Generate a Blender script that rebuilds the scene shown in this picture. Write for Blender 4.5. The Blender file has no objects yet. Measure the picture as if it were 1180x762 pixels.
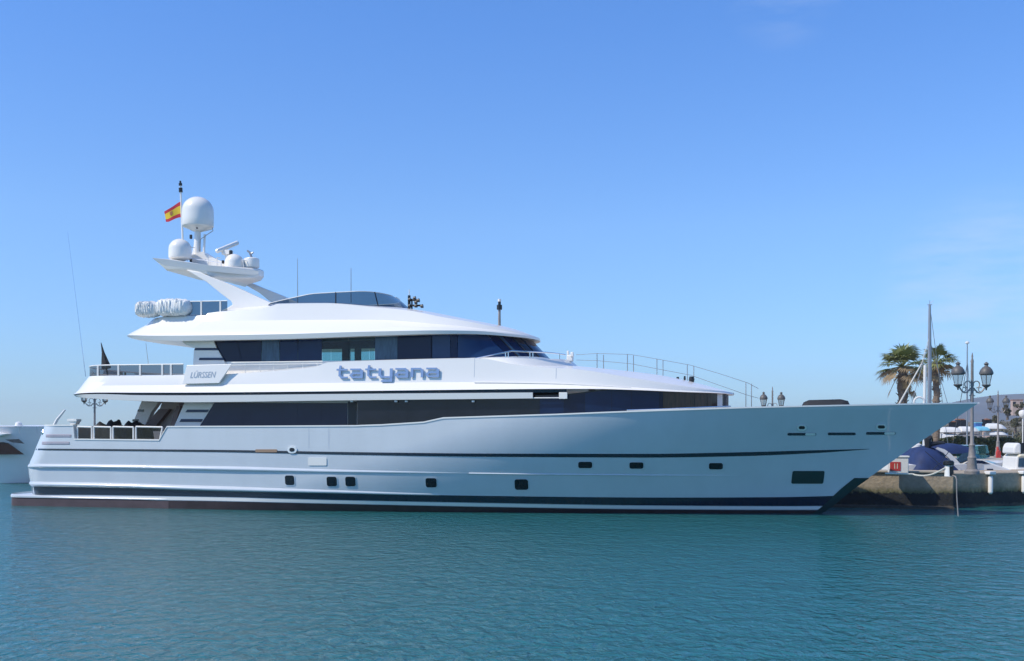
import bpy, math, random
import numpy as np
from mathutils import Matrix, Vector

random.seed(7)
C = bpy.context.scene
COL = C.collection
rad = math.radians

# ------------------------------------------------------------------ camera, sky, sun, exposure
F, CX, HY, CH, ROLL = 1250.0, 590.0, 503.0, 3.4, rad(0.15)
cam_d = bpy.data.cameras.new('camera')
cam = bpy.data.objects.new('camera', cam_d)
COL.objects.link(cam)
cam_d.sensor_width = 36.0
cam_d.lens = 36.0 * F / 1180.0
cam_d.shift_y = (HY - 381.0) / 1180.0
cam_d.clip_start = 0.5
cam_d.clip_end = 20000
cam.matrix_world = Matrix.Translation((0, 0, CH)) @ Matrix.Rotation(rad(90), 4, 'X') @ Matrix.Rotation(ROLL, 4, 'Z')
C.camera = cam

SUN = Vector((-0.63, -0.27, 0.73)).normalized()
world = bpy.data.worlds.new('World')
C.world = world
world.use_nodes = True
wn = world.node_tree
sky = wn.nodes.new('ShaderNodeTexSky')
sky.sky_type = 'NISHITA'
sky.sun_disc = False
sky.sun_elevation = math.asin(SUN.z)
sky.sun_rotation = math.atan2(SUN.x, SUN.y) % (2 * math.pi)
sky.air_density = 1.0
sky.dust_density = 0.25
sky.ozone_density = 2.2
bg = wn.nodes['Background']
bg.inputs['Strength'].default_value = 0.13
# white balance of the clear winter sky by elevation, and a few faint wisps of high cloud low on the right
tc = wn.nodes.new('ShaderNodeTexCoord')
sep = wn.nodes.new('ShaderNodeSeparateXYZ'); wn.links.new(tc.outputs['Generated'], sep.inputs[0])
er = wn.nodes.new('ShaderNodeValToRGB'); el = er.color_ramp.elements
el[0].position = 0.0; el[0].color = (0.45, 0.67, 0.96, 1)
el[1].position = 1.0; el[1].color = (0.42, 0.68, 1.0, 1)
for pos_, c_ in ((0.05, (0.42, 0.60, 0.88, 1)), (0.19, (0.52, 0.715, 0.98, 1)), (0.36, (0.44, 0.72, 1.10, 1))):
    q_ = el.new(pos_); q_.color = c_
wn.links.new(sep.outputs['Z'], er.inputs['Fac'])
tint = wn.nodes.new('ShaderNodeMixRGB'); tint.blend_type = 'MULTIPLY'; tint.inputs['Fac'].default_value = 1.0
wn.links.new(sky.outputs['Color'], tint.inputs['Color1']); wn.links.new(er.outputs['Color'], tint.inputs['Color2'])
gain = wn.nodes.new('ShaderNodeMixRGB'); gain.blend_type = 'MULTIPLY'; gain.inputs['Fac'].default_value = 1.0; gain.inputs['Color2'].default_value = (1.5, 1.5, 1.5, 1)
wn.links.new(tint.outputs['Color'], gain.inputs['Color1'])
mp = wn.nodes.new('ShaderNodeMapping'); mp.inputs['Scale'].default_value = (3.0, 3.0, 16.0)
nz = wn.nodes.new('ShaderNodeTexNoise'); nz.inputs['Scale'].default_value = 2.3; nz.inputs['Detail'].default_value = 8; nz.inputs['Roughness'].default_value = 0.62
rp = wn.nodes.new('ShaderNodeValToRGB')
rp.color_ramp.elements[0].position = 0.40; rp.color_ramp.elements[0].color = (0, 0, 0, 1)
rp.color_ramp.elements[1].position = 0.80; rp.color_ramp.elements[1].color = (0.60, 0.60, 0.60, 1)
wn.links.new(tc.outputs['Generated'], mp.inputs['Vector']); wn.links.new(mp.outputs['Vector'], nz.inputs['Vector']); wn.links.new(nz.outputs['Fac'], rp.inputs['Fac'])
zone = None
for d_, lo_ in (((0.395, 0.91, 0.122), 0.9955), ((0.225, 0.90, 0.372), 0.9985)):
    dv = Vector(d_).normalized()
    dp = wn.nodes.new('ShaderNodeVectorMath'); dp.operation = 'DOT_PRODUCT'; dp.inputs[1].default_value = dv
    nrm = wn.nodes.new('ShaderNodeVectorMath'); nrm.operation = 'NORMALIZE'; wn.links.new(tc.outputs['Generated'], nrm.inputs[0]); wn.links.new(nrm.outputs[0], dp.inputs[0])
    mr_ = wn.nodes.new('ShaderNodeMapRange'); mr_.inputs['From Min'].default_value = lo_; mr_.inputs['From Max'].default_value = 1.0; mr_.interpolation_type = 'SMOOTHSTEP'; mr_.inputs['To Max'].default_value = 1.0 if zone is None else 0.4
    wn.links.new(dp.outputs['Value'], mr_.inputs['Value'])
    if zone is None: zone = mr_
    else:
        ad_ = wn.nodes.new('ShaderNodeMath'); ad_.operation = 'MAXIMUM'; wn.links.new(zone.outputs[0], ad_.inputs[0]); wn.links.new(mr_.outputs[0], ad_.inputs[1]); zone = ad_
ml = wn.nodes.new('ShaderNodeMath'); ml.operation = 'MULTIPLY'; wn.links.new(rp.outputs['Color'], ml.inputs[0]); wn.links.new(zone.outputs[0], ml.inputs[1])
mx = wn.nodes.new('ShaderNodeMixRGB'); mx.inputs['Color2'].default_value = (5.5, 6.3, 7.5, 1)
wn.links.new(ml.outputs[0], mx.inputs['Fac']); wn.links.new(gain.outputs['Color'], mx.inputs['Color1']); wn.links.new(mx.outputs['Color'], bg.inputs['Color'])

sl = bpy.data.lights.new('sun', 'SUN'); sl.energy = 4.1; sl.angle = rad(0.53); sl.color = (1.0, 0.92, 0.78)
so = bpy.data.objects.new('sun', sl); COL.objects.link(so)
so.rotation_mode = 'QUATERNION'; so.rotation_quaternion = SUN.to_track_quat('Z', 'Y'); so.location = (-60, -20, 60)
C.view_settings.view_transform = 'Standard'; C.view_settings.look = 'None'
C.view_settings.exposure = 0.0; C.view_settings.gamma = 1.0; C.view_settings.use_curve_mapping = False

# ------------------------------------------------------------------ materials
def mat(name, col, rough=0.5, metal=0.0, coat=0.0, spec=0.5, var=0.0, vscale=3.0, bump=0.0, bscale=8.0, col2=None, stretch=(1, 1, 1)):
    m = bpy.data.materials.new(name); m.use_nodes = True
    nt = m.node_tree; p = nt.nodes['Principled BSDF']
    p.inputs['Base Color'].default_value = (*col, 1); p.inputs['Roughness'].default_value = rough
    p.inputs['Metallic'].default_value = metal; p.inputs['Coat Weight'].default_value = coat
    p.inputs['Coat Roughness'].default_value = 0.06; p.inputs['Specular IOR Level'].default_value = spec
    if var or bump or col2:
        t = nt.nodes.new('ShaderNodeTexCoord'); mpp = nt.nodes.new('ShaderNodeMapping')
        mpp.inputs['Scale'].default_value = stretch
        nt.links.new(t.outputs['Object'], mpp.inputs['Vector'])
    if var or col2:
        n = nt.nodes.new('ShaderNodeTexNoise'); n.inputs['Scale'].default_value = vscale; n.inputs['Detail'].default_value = 7
        n.inputs['Roughness'].default_value = 0.6
        nt.links.new(mpp.outputs['Vector'], n.inputs['Vector'])
        r = nt.nodes.new('ShaderNodeValToRGB')
        c2 = col2 or tuple(min(1, c * (1 + var)) for c in col)
        c1 = col if col2 else tuple(c * (1 - var) for c in col)
        r.color_ramp.elements[0].position = 0.33; r.color_ramp.elements[0].color = (*c1, 1)
        r.color_ramp.elements[1].position = 0.67; r.color_ramp.elements[1].color = (*c2, 1)
        nt.links.new(n.outputs['Fac'], r.inputs['Fac']); nt.links.new(r.outputs['Color'], p.inputs['Base Color'])
    if bump:
        n2 = nt.nodes.new('ShaderNodeTexNoise'); n2.inputs['Scale'].default_value = bscale; n2.inputs['Detail'].default_value = 5
        nt.links.new(mpp.outputs['Vector'], n2.inputs['Vector'])
        b = nt.nodes.new('ShaderNodeBump'); b.inputs['Strength'].default_value = bump; b.inputs['Distance'].default_value = 0.05
        nt.links.new(n2.outputs['Fac'], b.inputs['Height']); nt.links.new(b.outputs['Normal'], p.inputs['Normal'])
    return m

def glass(name, tint, refl=0.06):
    m = bpy.data.materials.new(name); m.use_nodes = True
    nt = m.node_tree; nt.nodes.clear()
    out = nt.nodes.new('ShaderNodeOutputMaterial'); mixs = nt.nodes.new('ShaderNodeMixShader')
    tr = nt.nodes.new('ShaderNodeBsdfTransparent'); tr.inputs['Color'].default_value = (*tint, 1)
    gl = nt.nodes.new('ShaderNodeBsdfGlossy'); gl.inputs['Roughness'].default_value = 0.03
    fr = nt.nodes.new('ShaderNodeFresnel'); fr.inputs['IOR'].default_value = 1.45
    nt.links.new(fr.outputs['Fac'], mixs.inputs['Fac']); nt.links.new(tr.outputs[0], mixs.inputs[1]); nt.links.new(gl.outputs[0], mixs.inputs[2])
    nt.links.new(mixs.outputs[0], out.inputs['Surface'])
    return m

M = {}
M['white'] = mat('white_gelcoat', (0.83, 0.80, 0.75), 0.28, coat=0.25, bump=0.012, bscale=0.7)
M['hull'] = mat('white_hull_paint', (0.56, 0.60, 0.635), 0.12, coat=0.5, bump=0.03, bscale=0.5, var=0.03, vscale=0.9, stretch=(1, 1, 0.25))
M['slit'] = mat('blue_slit', (0.010, 0.024, 0.070), 0.3)
M['navy'] = mat('navy_paint', (0.008, 0.016, 0.035), 0.2, coat=0.4)
M['bottom'] = mat('antifouling', (0.035, 0.020, 0.022), 0.6, var=0.3, vscale=1.5)
M['glass'] = mat('dark_window_glass', (0.003, 0.009, 0.038), 0.04, spec=0.25)
M['glass2'] = mat('blue_window_glass', (0.004, 0.015, 0.058), 0.05, spec=0.25, col2=(0.005, 0.020, 0.070), vscale=1.2)
M['glass3'] = mat('grey_window_glass', (0.007, 0.010, 0.020), 0.06, spec=0.3, col2=(0.012, 0.015, 0.028), vscale=0.8)
M['curtain'] = mat('curtained_window', (0.030, 0.070, 0.12), 0.15, spec=0.4, var=0.25, vscale=2.2, stretch=(6, 6, 1))
M['glass4'] = mat('pale_blue_window', (0.008, 0.028, 0.082), 0.06, spec=0.3, col2=(0.012, 0.036, 0.10), vscale=1.5)
M['port'] = mat('porthole_glass', (0.004, 0.009, 0.016), 0.05, spec=0.4)
M['maroon'] = mat('maroon_glass', (0.022, 0.008, 0.009), 0.1, spec=0.3)
M['chrome'] = mat('glint_fitting', (0.82, 0.82, 0.80), 0.3, metal=0.25)  # steel fittings: bright glints put into a pale, barely metallic colour
M['skirt'] = mat('platform_skirt_paint', (0.085, 0.055, 0.058), 0.55, var=0.2, vscale=1.5)
M['brownglass'] = mat('brown_blind_window', (0.030, 0.018, 0.014), 0.12, spec=0.4, col2=(0.075, 0.038, 0.025), vscale=2.5, stretch=(5, 5, 0.6))
M['clear'] = glass('clear_tinted_glass', (0.46, 0.68, 0.68))
M['smoke'] = glass('smoked_glass', (0.20, 0.26, 0.31))
M['smoke2'] = glass('brown_smoked_glass', (0.30, 0.31, 0.34))
M['steel'] = mat('polished_steel', (0.75, 0.76, 0.78), 0.18, metal=1.0)
M['alu'] = mat('mast_aluminium', (0.34, 0.34, 0.35), 0.4, metal=0.6)
M['black'] = mat('black_fitting', (0.012, 0.013, 0.016), 0.4)
M['darkgreen'] = mat('dark_recess_and_reflection', (0.010, 0.034, 0.034), 0.3)
M['grille'] = mat('maroon_grille', (0.42, 0.30, 0.34), 0.5)
M['teak'] = mat('teak', (0.28, 0.17, 0.11), 0.55, var=0.25, vscale=6, stretch=(1, 12, 12))
M['brownpanel'] = mat('brown_panel', (0.20, 0.13, 0.11), 0.5, var=0.15)
M['beige'] = mat('beige_panel', (0.45, 0.37, 0.33), 0.5, var=0.08)
M['letter'] = mat('blue_letter', (0.25, 0.35, 0.53), 0.3, metal=0.2)
M['greyletter'] = mat('grey_letter', (0.36, 0.42, 0.50), 0.4)
M['canvas'] = mat('white_canvas', (0.80, 0.80, 0.78), 0.8, var=0.12, vscale=5, bump=0.25, bscale=9)
M['darkcanvas'] = mat('black_canvas', (0.016, 0.018, 0.022), 0.75, var=0.3, bump=0.3, bscale=6)
M['bluecanvas'] = mat('blue_canvas', (0.012, 0.030, 0.105), 0.75, var=0.18, vscale=2.5, bump=0.35, bscale=3.0)
M['orange'] = mat('tan_recess', (0.34, 0.22, 0.14), 0.5)
M['red'] = mat('red_paint', (0.50, 0.045, 0.035), 0.45, var=0.15)
M['yellow'] = mat('flag_yellow', (0.80, 0.55, 0.04), 0.8)
M['flagred'] = mat('flag_red', (0.55, 0.03, 0.05), 0.8)
M['rope'] = mat('white_rope', (0.62, 0.60, 0.54), 0.85, bump=0.4, bscale=40)
M['lampiron'] = mat('lamp_iron', (0.11, 0.105, 0.10), 0.5, var=0.2, vscale=4)
M['lamppost'] = mat('weathered_post', (0.24, 0.22, 0.21), 0.6, var=0.2, vscale=3)
M['lampscroll'] = mat('pale_scroll', (0.36, 0.30, 0.26), 0.6)
M['lantern'] = glass('lantern_glass', (0.80, 0.80, 0.80))
M['whitepl'] = mat('white_plastic', (0.76, 0.74, 0.70), 0.4)
M['cream'] = mat('cream_gelcoat', (0.70, 0.64, 0.48), 0.35)
M['hedge'] = mat('hedge_leaf', (0.030, 0.048, 0.016), 0.6, col2=(0.080, 0.085, 0.026), vscale=1.3)
M['leaf'] = mat('tree_leaf', (0.055, 0.065, 0.032), 0.6, col2=(0.15, 0.125, 0.07), vscale=0.4)
M['frond'] = mat('palm_green', (0.13, 0.165, 0.05), 0.5, col2=(0.27, 0.27, 0.09), vscale=0.8)
M['frondold'] = mat('palm_dry', (0.19, 0.135, 0.075), 0.7, col2=(0.30, 0.22, 0.12), vscale=0.8)
M['trunk'] = mat('palm_trunk', (0.10, 0.072, 0.052), 0.9, col2=(0.25, 0.19, 0.14), vscale=2.5, stretch=(1, 1, 4), bump=0.8, bscale=5)
M['wall'] = mat('house_wall', (0.55, 0.50, 0.44), 0.8, var=0.08)
M['wall2'] = mat('house_wall_pink', (0.48, 0.36, 0.30), 0.8, var=0.08)
M['roof'] = mat('roof_tile', (0.28, 0.13, 0.08), 0.8, var=0.2)
M['bluebox'] = mat('blue_tarp', (0.05, 0.16, 0.42), 0.6, var=0.15)
M['aqua'] = mat('aqua_tarp', (0.18, 0.48, 0.62), 0.6, var=0.1)

def concrete():
    m = bpy.data.materials.new('weathered_concrete'); m.use_nodes = True
    nt = m.node_tree; p = nt.nodes['Principled BSDF']; p.inputs['Roughness'].default_value = 0.85
    g = nt.nodes.new('ShaderNodeNewGeometry'); sx = nt.nodes.new('ShaderNodeSeparateXYZ')
    nt.links.new(g.outputs['Position'], sx.inputs[0])
    n = nt.nodes.new('ShaderNodeTexNoise'); n.inputs['Scale'].default_value = 1.1; n.inputs['Detail'].default_value = 9; n.inputs['Roughness'].default_value = 0.7
    nt.links.new(g.outputs['Position'], n.inputs['Vector'])
    n3 = nt.nodes.new('ShaderNodeTexNoise'); n3.inputs['Scale'].default_value = 6; n3.inputs['Detail'].default_value = 6
    nt.links.new(g.outputs['Position'], n3.inputs['Vector'])
    # height + wobble -> wet dark tide band, algae line, clean concrete
    ad = nt.nodes.new('ShaderNodeMath'); ad.operation = 'MULTIPLY_ADD'; ad.inputs[1].default_value = 0.35
    nt.links.new(n3.outputs['Fac'], ad.inputs[0]); nt.links.new(sx.outputs['Z'], ad.inputs[2])
    mr = nt.nodes.new('ShaderNodeMapRange'); mr.inputs['From Min'].default_value = 0.0; mr.inputs['From Max'].default_value = 2.0
    nt.links.new(ad.outputs[0], mr.inputs['Value'])
    r = nt.nodes.new('ShaderNodeValToRGB'); e = r.color_ramp.elements
    e[0].position = 0.0; e[0].color = (0.085, 0.070, 0.050, 1)
    e[1].position = 1.0; e[1].color = (0.52, 0.44, 0.33, 1)
    for pos, c in ((0.14, (0.070, 0.060, 0.048, 1)), (0.18, (0.018, 0.020, 0.022, 1)), (0.435, (0.020, 0.021, 0.022, 1)), (0.47, (0.15, 0.14, 0.065, 1)), (0.60, (0.38, 0.31, 0.215, 1)), (0.88, (0.43, 0.345, 0.25, 1))):
        q = e.new(pos); q.color = c
    nt.links.new(mr.outputs['Result'], r.inputs['Fac'])
    mm = nt.nodes.new('ShaderNodeMixRGB'); mm.blend_type = 'MULTIPLY'; mm.inputs['Fac'].default_value = 0.75
    r2 = nt.nodes.new('ShaderNodeValToRGB'); r2.color_ramp.elements[0].position = 0.3; r2.color_ramp.elements[0].color = (0.45, 0.45, 0.42, 1); r2.color_ramp.elements[1].position = 0.62
    nt.links.new(n.outputs['Fac'], r2.inputs['Fac']); nt.links.new(r.outputs['Color'], mm.inputs['Color1']); nt.links.new(r2.outputs['Color'], mm.inputs['Color2'])
    nt.links.new(mm.outputs['Color'], p.inputs['Base Color'])
    b = nt.nodes.new('ShaderNodeBump'); b.inputs['Strength'].default_value = 0.6; b.inputs['Distance'].default_value = 0.06
    nt.links.new(n3.outputs['Fac'], b.inputs['Height']); nt.links.new(b.outputs['Normal'], p.inputs['Normal'])
    return m
M['concrete'] = concrete()
M['darkconc'] = mat('dark_wet_stone', (0.10, 0.095, 0.085), 0.8, col2=(0.19, 0.18, 0.16), vscale=1.5, bump=0.6, bscale=5)
M['paving'] = mat('cream_paving', (0.42, 0.37, 0.29), 0.85, var=0.15, vscale=0.8)

def water_mat():
    m = bpy.data.materials.new('harbour_water'); m.use_nodes = True
    nt = m.node_tree; p = nt.nodes['Principled BSDF']
    p.inputs['Base Color'].default_value = (0.019, 0.140, 0.148, 1)
    p.inputs['Roughness'].default_value = 0.06; p.inputs['IOR'].default_value = 1.333
    g = nt.nodes.new('ShaderNodeNewGeometry')
    prev = None
    for sc, st, dist, det, strg in (((0.8, 1.0, 1.0), 0.75, 0.26, 3, 0.40), ((1.5, 1.0, 1.0), 2.4, 0.17, 4, 0.72), ((1.3, 1.0, 1.0), 8.0, 0.03, 3, 0.5)):
        mpp = nt.nodes.new('ShaderNodeMapping'); mpp.inputs['Scale'].default_value = sc; mpp.inputs['Rotation'].default_value = (0, 0, rad(14))
        nt.links.new(g.outputs['Position'], mpp.inputs['Vector'])
        n = nt.nodes.new('ShaderNodeTexNoise'); n.inputs['Scale'].default_value = st; n.inputs['Detail'].default_value = det; n.inputs['Roughness'].default_value = 0.55
        n.inputs['Distortion'].default_value = 0.6
        nt.links.new(mpp.outputs['Vector'], n.inputs['Vector'])
        b = nt.nodes.new('ShaderNodeBump'); b.inputs['Strength'].default_value = strg; b.inputs['Distance'].default_value = dist
        nt.links.new(n.outputs['Fac'], b.inputs['Height'])
        if prev: nt.links.new(prev.outputs['Normal'], b.inputs['Normal'])
        prev = b
    nt.links.new(prev.outputs['Normal'], p.inputs['Normal'])
    return m
M['water'] = water_mat()

# ------------------------------------------------------------------ mesh helpers
class MB:
    def __init__(s): s.v = []; s.f = []; s.m = []
    def add(s, vs, fs, mi=0):
        o = len(s.v); s.v += [tuple(p) for p in vs]; s.f += [tuple(i + o for i in f) for f in fs]; s.m += [mi] * len(fs)
        return s
    def box(s, c, d, rz=0.0, mi=0, taper=1.0):
        cx, cy, cz = c; x, y, z = d[0] / 2, d[1] / 2, d[2] / 2; vs = []
        for k in (-1, 1):
            q = 1.0 if k < 0 else taper
            for a, b in ((-1, -1), (1, -1), (1, 1), (-1, 1)):
                X, Y = a * x * q, b * y * q
                vs.append((cx + X * math.cos(rz) - Y * math.sin(rz), cy + X * math.sin(rz) + Y * math.cos(rz), cz + k * z))
        return s.add(vs, [(3, 2, 1, 0), (4, 5, 6, 7), (0, 1, 5, 4), (1, 2, 6, 5), (2, 3, 7, 6), (3, 0, 4, 7)], mi)
    def tube(s, path, r, n=8, mi=0, caps=True):
        P = [Vector(p) for p in path]; R = r if isinstance(r, (list, tuple)) else [r] * len(P); vs = []; fs = []
        t0 = (P[1] - P[0]).normalized(); up = Vector((0, 0, 1)) if abs(t0.z) < 0.9 else Vector((1, 0, 0))
        for i, p in enumerate(P):
            t = (P[min(i + 1, len(P) - 1)] - P[max(i - 1, 0)]).normalized()
            a = t.cross(up).normalized(); b = a.cross(t).normalized(); up = b
            for k in range(n):
                w = 2 * math.pi * k / n
                vs.append(p + (a * math.cos(w) + b * math.sin(w)) * R[i])
        for i in range(len(P) - 1):
            for k in range(n): fs.append((i * n + k, i * n + (k + 1) % n, (i + 1) * n + (k + 1) % n, (i + 1) * n + k))
        if caps: fs += [tuple(range(n - 1, -1, -1)), tuple(range((len(P) - 1) * n, len(P) * n))]
        return s.add(vs, fs, mi)
    def lathe(s, c, prof, n=24, mi=0):
        vs = []; fs = []
        for r, z in prof:
            for k in range(n):
                w = 2 * math.pi * k / n; vs.append((c[0] + r * math.cos(w), c[1] + r * math.sin(w), c[2] + z))
        for i in range(len(prof) - 1):
            for k in range(n): fs.append((i * n + k, i * n + (k + 1) % n, (i + 1) * n + (k + 1) % n, (i + 1) * n + k))
        fs += [tuple(range(n - 1, -1, -1)), tuple(range((len(prof) - 1) * n, len(prof) * n))]
        return s.add(vs, fs, mi)
    def prism(s, poly, y0, y1, mi=0):            # poly of (x,z), extruded along y
        n = len(poly); vs = [(x, y0, z) for x, z in poly] + [(x, y1, z) for x, z in poly]
        return s.add(vs, [tuple(range(n)), tuple(range(2 * n - 1, n - 1, -1))] + [((i + 1) % n, i, n + i, n + (i + 1) % n) for i in range(n)], mi)
    def grid(s, rows, mi=0):                     # rows of equal length of points
        n = len(rows[0]); vs = [p for r in rows for p in r]
        return s.add(vs, [(i * n + k, i * n + k + 1, (i + 1) * n + k + 1, (i + 1) * n + k) for i in range(len(rows) - 1) for k in range(n - 1)], mi)
    def build(s, name, m, parent=None, smooth=True, ang=35, bevel=0.0, weld=False, subs=0):
        me = bpy.data.meshes.new(name); me.from_pydata(s.v, [], s.f)
        for q in (m if isinstance(m, (list, tuple)) else [m]): me.materials.append(q)
        if max(s.m, default=0): me.polygons.foreach_set('material_index', s.m)
        import bmesh
        bm = bmesh.new(); bm.from_mesh(me)
        if weld: bmesh.ops.remove_doubles(bm, verts=bm.verts, dist=0.0008)
        bmesh.ops.recalc_face_normals(bm, faces=bm.faces); bm.to_mesh(me); bm.free()
        me.polygons.foreach_set('use_smooth', [smooth] * len(me.polygons))
        if smooth: me.set_sharp_from_angle(angle=rad(ang))
        o = bpy.data.objects.new(name, me); COL.objects.link(o)
        if parent: o.parent = parent
        if bevel:
            b = o.modifiers.new('bevel', 'BEVEL'); b.width = bevel; b.segments = 2; b.limit_method = 'ANGLE'
        if subs:
            sm = o.modifiers.new('subdivision', 'SUBSURF'); sm.levels = subs; sm.render_levels = subs
        return o

def tag(o, label=None, cat=None, group=None, kind=None):
    if label: o['label'] = label
    if cat: o['category'] = cat
    if group: o['group'] = group
    if kind: o['kind'] = kind
    return o
def thing(name, label, cat, loc=(0, 0, 0), rz=0.0, group=None):
    o = bpy.data.objects.new(name, None); COL.objects.link(o); o.location = loc; o.rotation_euler = (0, 0, rz)
    o.empty_display_size = 0.3
    return tag(o, label, cat, group)
def copy_tree(o, parent=None):
    c = o.copy(); COL.objects.link(c)
    if parent: c.parent = parent
    for ch in list(o.children): copy_tree(ch, c)
    return c

class Curve:                                     # monotone cubic through measured points, held at its ends
    def __init__(s, pts):
        pts = sorted(pts); s.x = np.array([p[0] for p in pts], float); s.y = np.array([p[1] for p in pts], float)
        h = np.diff(s.x); d = np.diff(s.y) / np.maximum(h, 1e-9); n = len(s.x); m = np.zeros(n)
        if n > 2:
            for i in range(1, n - 1):
                if d[i - 1] * d[i] > 0:
                    w1 = 2 * h[i] + h[i - 1]; w2 = h[i] + 2 * h[i - 1]; m[i] = (w1 + w2) / (w1 / d[i - 1] + w2 / d[i])
        m[0] = d[0] if n > 1 else 0; m[-1] = d[-1] if n > 1 else 0; s.m = m
    def __call__(s, q):
        if q <= s.x[0]: return float(s.y[0])
        if q >= s.x[-1]: return float(s.y[-1])
        i = int(np.searchsorted(s.x, q) - 1); h = s.x[i + 1] - s.x[i]; t = (q - s.x[i]) / h
        return float((2*t**3-3*t**2+1)*s.y[i] + (t**3-2*t**2+t)*h*s.m[i] + (-2*t**3+3*t**2)*s.y[i+1] + (t**3-t**2)*h*s.m[i+1])

# ------------------------------------------------------------------ measuring: image point -> true point on a known surface
def ray(px, py):
    dx, dy = px - CX, py - HY; c, s = math.cos(ROLL), math.sin(ROLL)
    return Vector(((dx * c + dy * s) / F, 1.0, -(-dx * s + dy * c) / F))
def at_depth(px, py, D):
    d = ray(px, py); return Vector((d.x * D, D, CH + d.z * D))
def at_height(px, py, z):
    d = ray(px, py); t = (z - CH) / d.z; return Vector((d.x * t, t, z))
YAW = rad(12.5); S0 = 41.0
AX = Vector((math.cos(YAW), -math.sin(YAW), 0)); AW = Vector((math.sin(YAW), math.cos(YAW), 0))
stem = at_height(945, 592, 0.0); ORG = stem - AX * S0
ORG.z = 0
def loc(px, py, lat):                            # -> (s, z) on the fore-and-aft plane 'lat' metres to starboard of the centreline
    d = ray(px, py); c = Vector((0, 0, CH)) - ORG; t = (-lat - c.dot(AW)) / d.dot(AW); p = c + d * t
    return p.dot(AX), p.z
def pt(px, py, lat):
    s, z = loc(px, py, lat); return Vector((s, -lat, z))
def yw(p):                                       # yacht frame -> world
    return ORG + AX * p[0] + AW * p[1] + Vector((0, 0, p[2]))

def lerp(a, b, t): return a + (b - a) * t
def clamp(x, a=0.0, b=1.0): return max(a, min(b, x))

# ------------------------------------------------------------------ water
mb = MB()
X = [-6000, -600, -150, -60, -20, 20, 60, 150, 600, 6000]; Yv = [-60, -10, 20, 60, 120, 300, 1000, 9000]
mb.grid([[(x, y, 0) for x in X] for y in Yv])
tag(mb.build('water', M['water']), kind='structure')

# ==================================================================== THE YACHT
Y = thing('motor_yacht', 'big three-deck white motor yacht with navy stripes, filling the middle of the harbour', 'yacht', ORG, -YAW)

# ---- hull form
stemC = Curve([(z, s) for s, z in (loc(px, py, 0) for px, py in ((1127, 465), (1094, 487), (1060, 509.5), (1010, 544.5), (985, 562), (945, 592)))] + [(-1.2, S0 - 3.0)])
RC = 1.3
def aftpts():
    out = []
    for px, py in ((36, 578), (34, 560), (33, 556), (31.5, 540), (33, 533), (36.5, 526), (41, 515), (46, 503), (51, 490)):
        s, z = loc(px, py, 4.2 - 0.4 * RC); out.append((z, s - 0.2 * RC))
    return out
aftC = Curve(aftpts() + [(-1.2, loc(36, 578, 3.6)[0])])
def hb(s, z):                                    # half-breadth
    zt = clamp(z / 4.2, -0.25, 1.1); ss = stemC(z)
    Lent = lerp(27.0, 19.5, zt); p = lerp(1.55, 2.25, zt); B = lerp(4.33, 4.45, clamp(zt * 1.6, -0.5, 1))
    t = clamp((ss - s) / Lent)
    b = B * (1 - (1 - t) ** p)
    sa = aftC(z); k = clamp((sa + 14 - s) / 14); b *= 1 - 0.07 * k * k
    if s < sa + RC:
        q = clamp((sa + RC - s) / RC); b = b - RC + RC * math.sqrt(max(0, 1 - q * q))
    return max(b, 0.0)
def on_hull(px, py):                            # first place where the line of sight meets the hull surface
    d = ray(px, py); c = Vector((0, 0, CH)) - ORG
    def f(lat):
        t = (-lat - c.dot(AW)) / d.dot(AW); p = c + d * t; S, z = p.dot(AX), p.z
        return lat - hb(S, z), S, z
    prev = 5.5
    for i in range(1, 281):
        lat = 5.5 - i * 0.02; v, S, z = f(lat)
        if v <= 0 and S >= aftC(z) - 0.01:
            lo, hi = lat, prev
            for _ in range(24):
                m_ = (lo + hi) / 2
                if f(m_)[0] <= 0: lo = m_
                else: hi = m_
            _, S, z = f(lo); return S, z
        prev = lat
    _, S, z = f(4.2 - 0.42 * RC if px < 300 else 0.0); return S, z
def uz(px, py):
    s, z = on_hull(px, py); return clamp((s - aftC(z)) / (stemC(z) - aftC(z))), z
def su(u, z): return lerp(aftC(z), stemC(z), u)
def hp(u, z, off=0.0, side=-1):
    s = su(u, z); return (s, side * (hb(s, z) + off), z)
TOP = [(50, 490.5), (84.5, 490.5), (86, 506.5), (184, 507.5), (189, 492), (300, 491.6), (410, 491), (440, 490), (488, 487), (511, 482), (640, 478), (740, 474), (860, 470), (1000, 467), (1127, 464.8)]
tp = [uz(*p) for p in TOP]
tu = [p[0] for p in tp]; tz = [p[1] for p in tp]; tu[0] = 0.0; tu[-1] = 1.0
def ztop(u): return float(np.interp(u, tu, tz))
US = sorted(set([0.5 - 0.5 * math.cos(math.pi * i / 90) for i in range(91)] + [i / 150 for i in range(151)] + tu + [(-RC * 0 + k) / 46.0 for k in (0.1, 0.25, 0.45, 0.7, 1.0, 1.3)]))
mb = MB(); NV = 26
zlowC = Curve([(0.0, uz(60, 509.5)[1])] + [uz(*p) for p in ((120, 510), (187, 510.5), (300, 511.5), (480, 508), (640, 500), (860, 487), (1000, 477))] + [(1.0, tz[-1] - 0.25)])
for side in (-1, 1):
    mb.grid([[hp(u, lerp(-1.1, zlowC(u), v / NV), 0, side) for u in US] for v in range(NV + 1)])
    mb.grid([[hp(u, lerp(zlowC(u), ztop(u), v / 5), 0, side) for u in US] for v in range(6)])
for side in (-1, 1):                             # inner skin of the bulwark
    mb.grid([[hp(u, lerp(zlowC(u) - 0.6, ztop(u), v / 3), -0.09, side) for u in US if 0.03 < u < 0.93] for v in range(4)])
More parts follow.
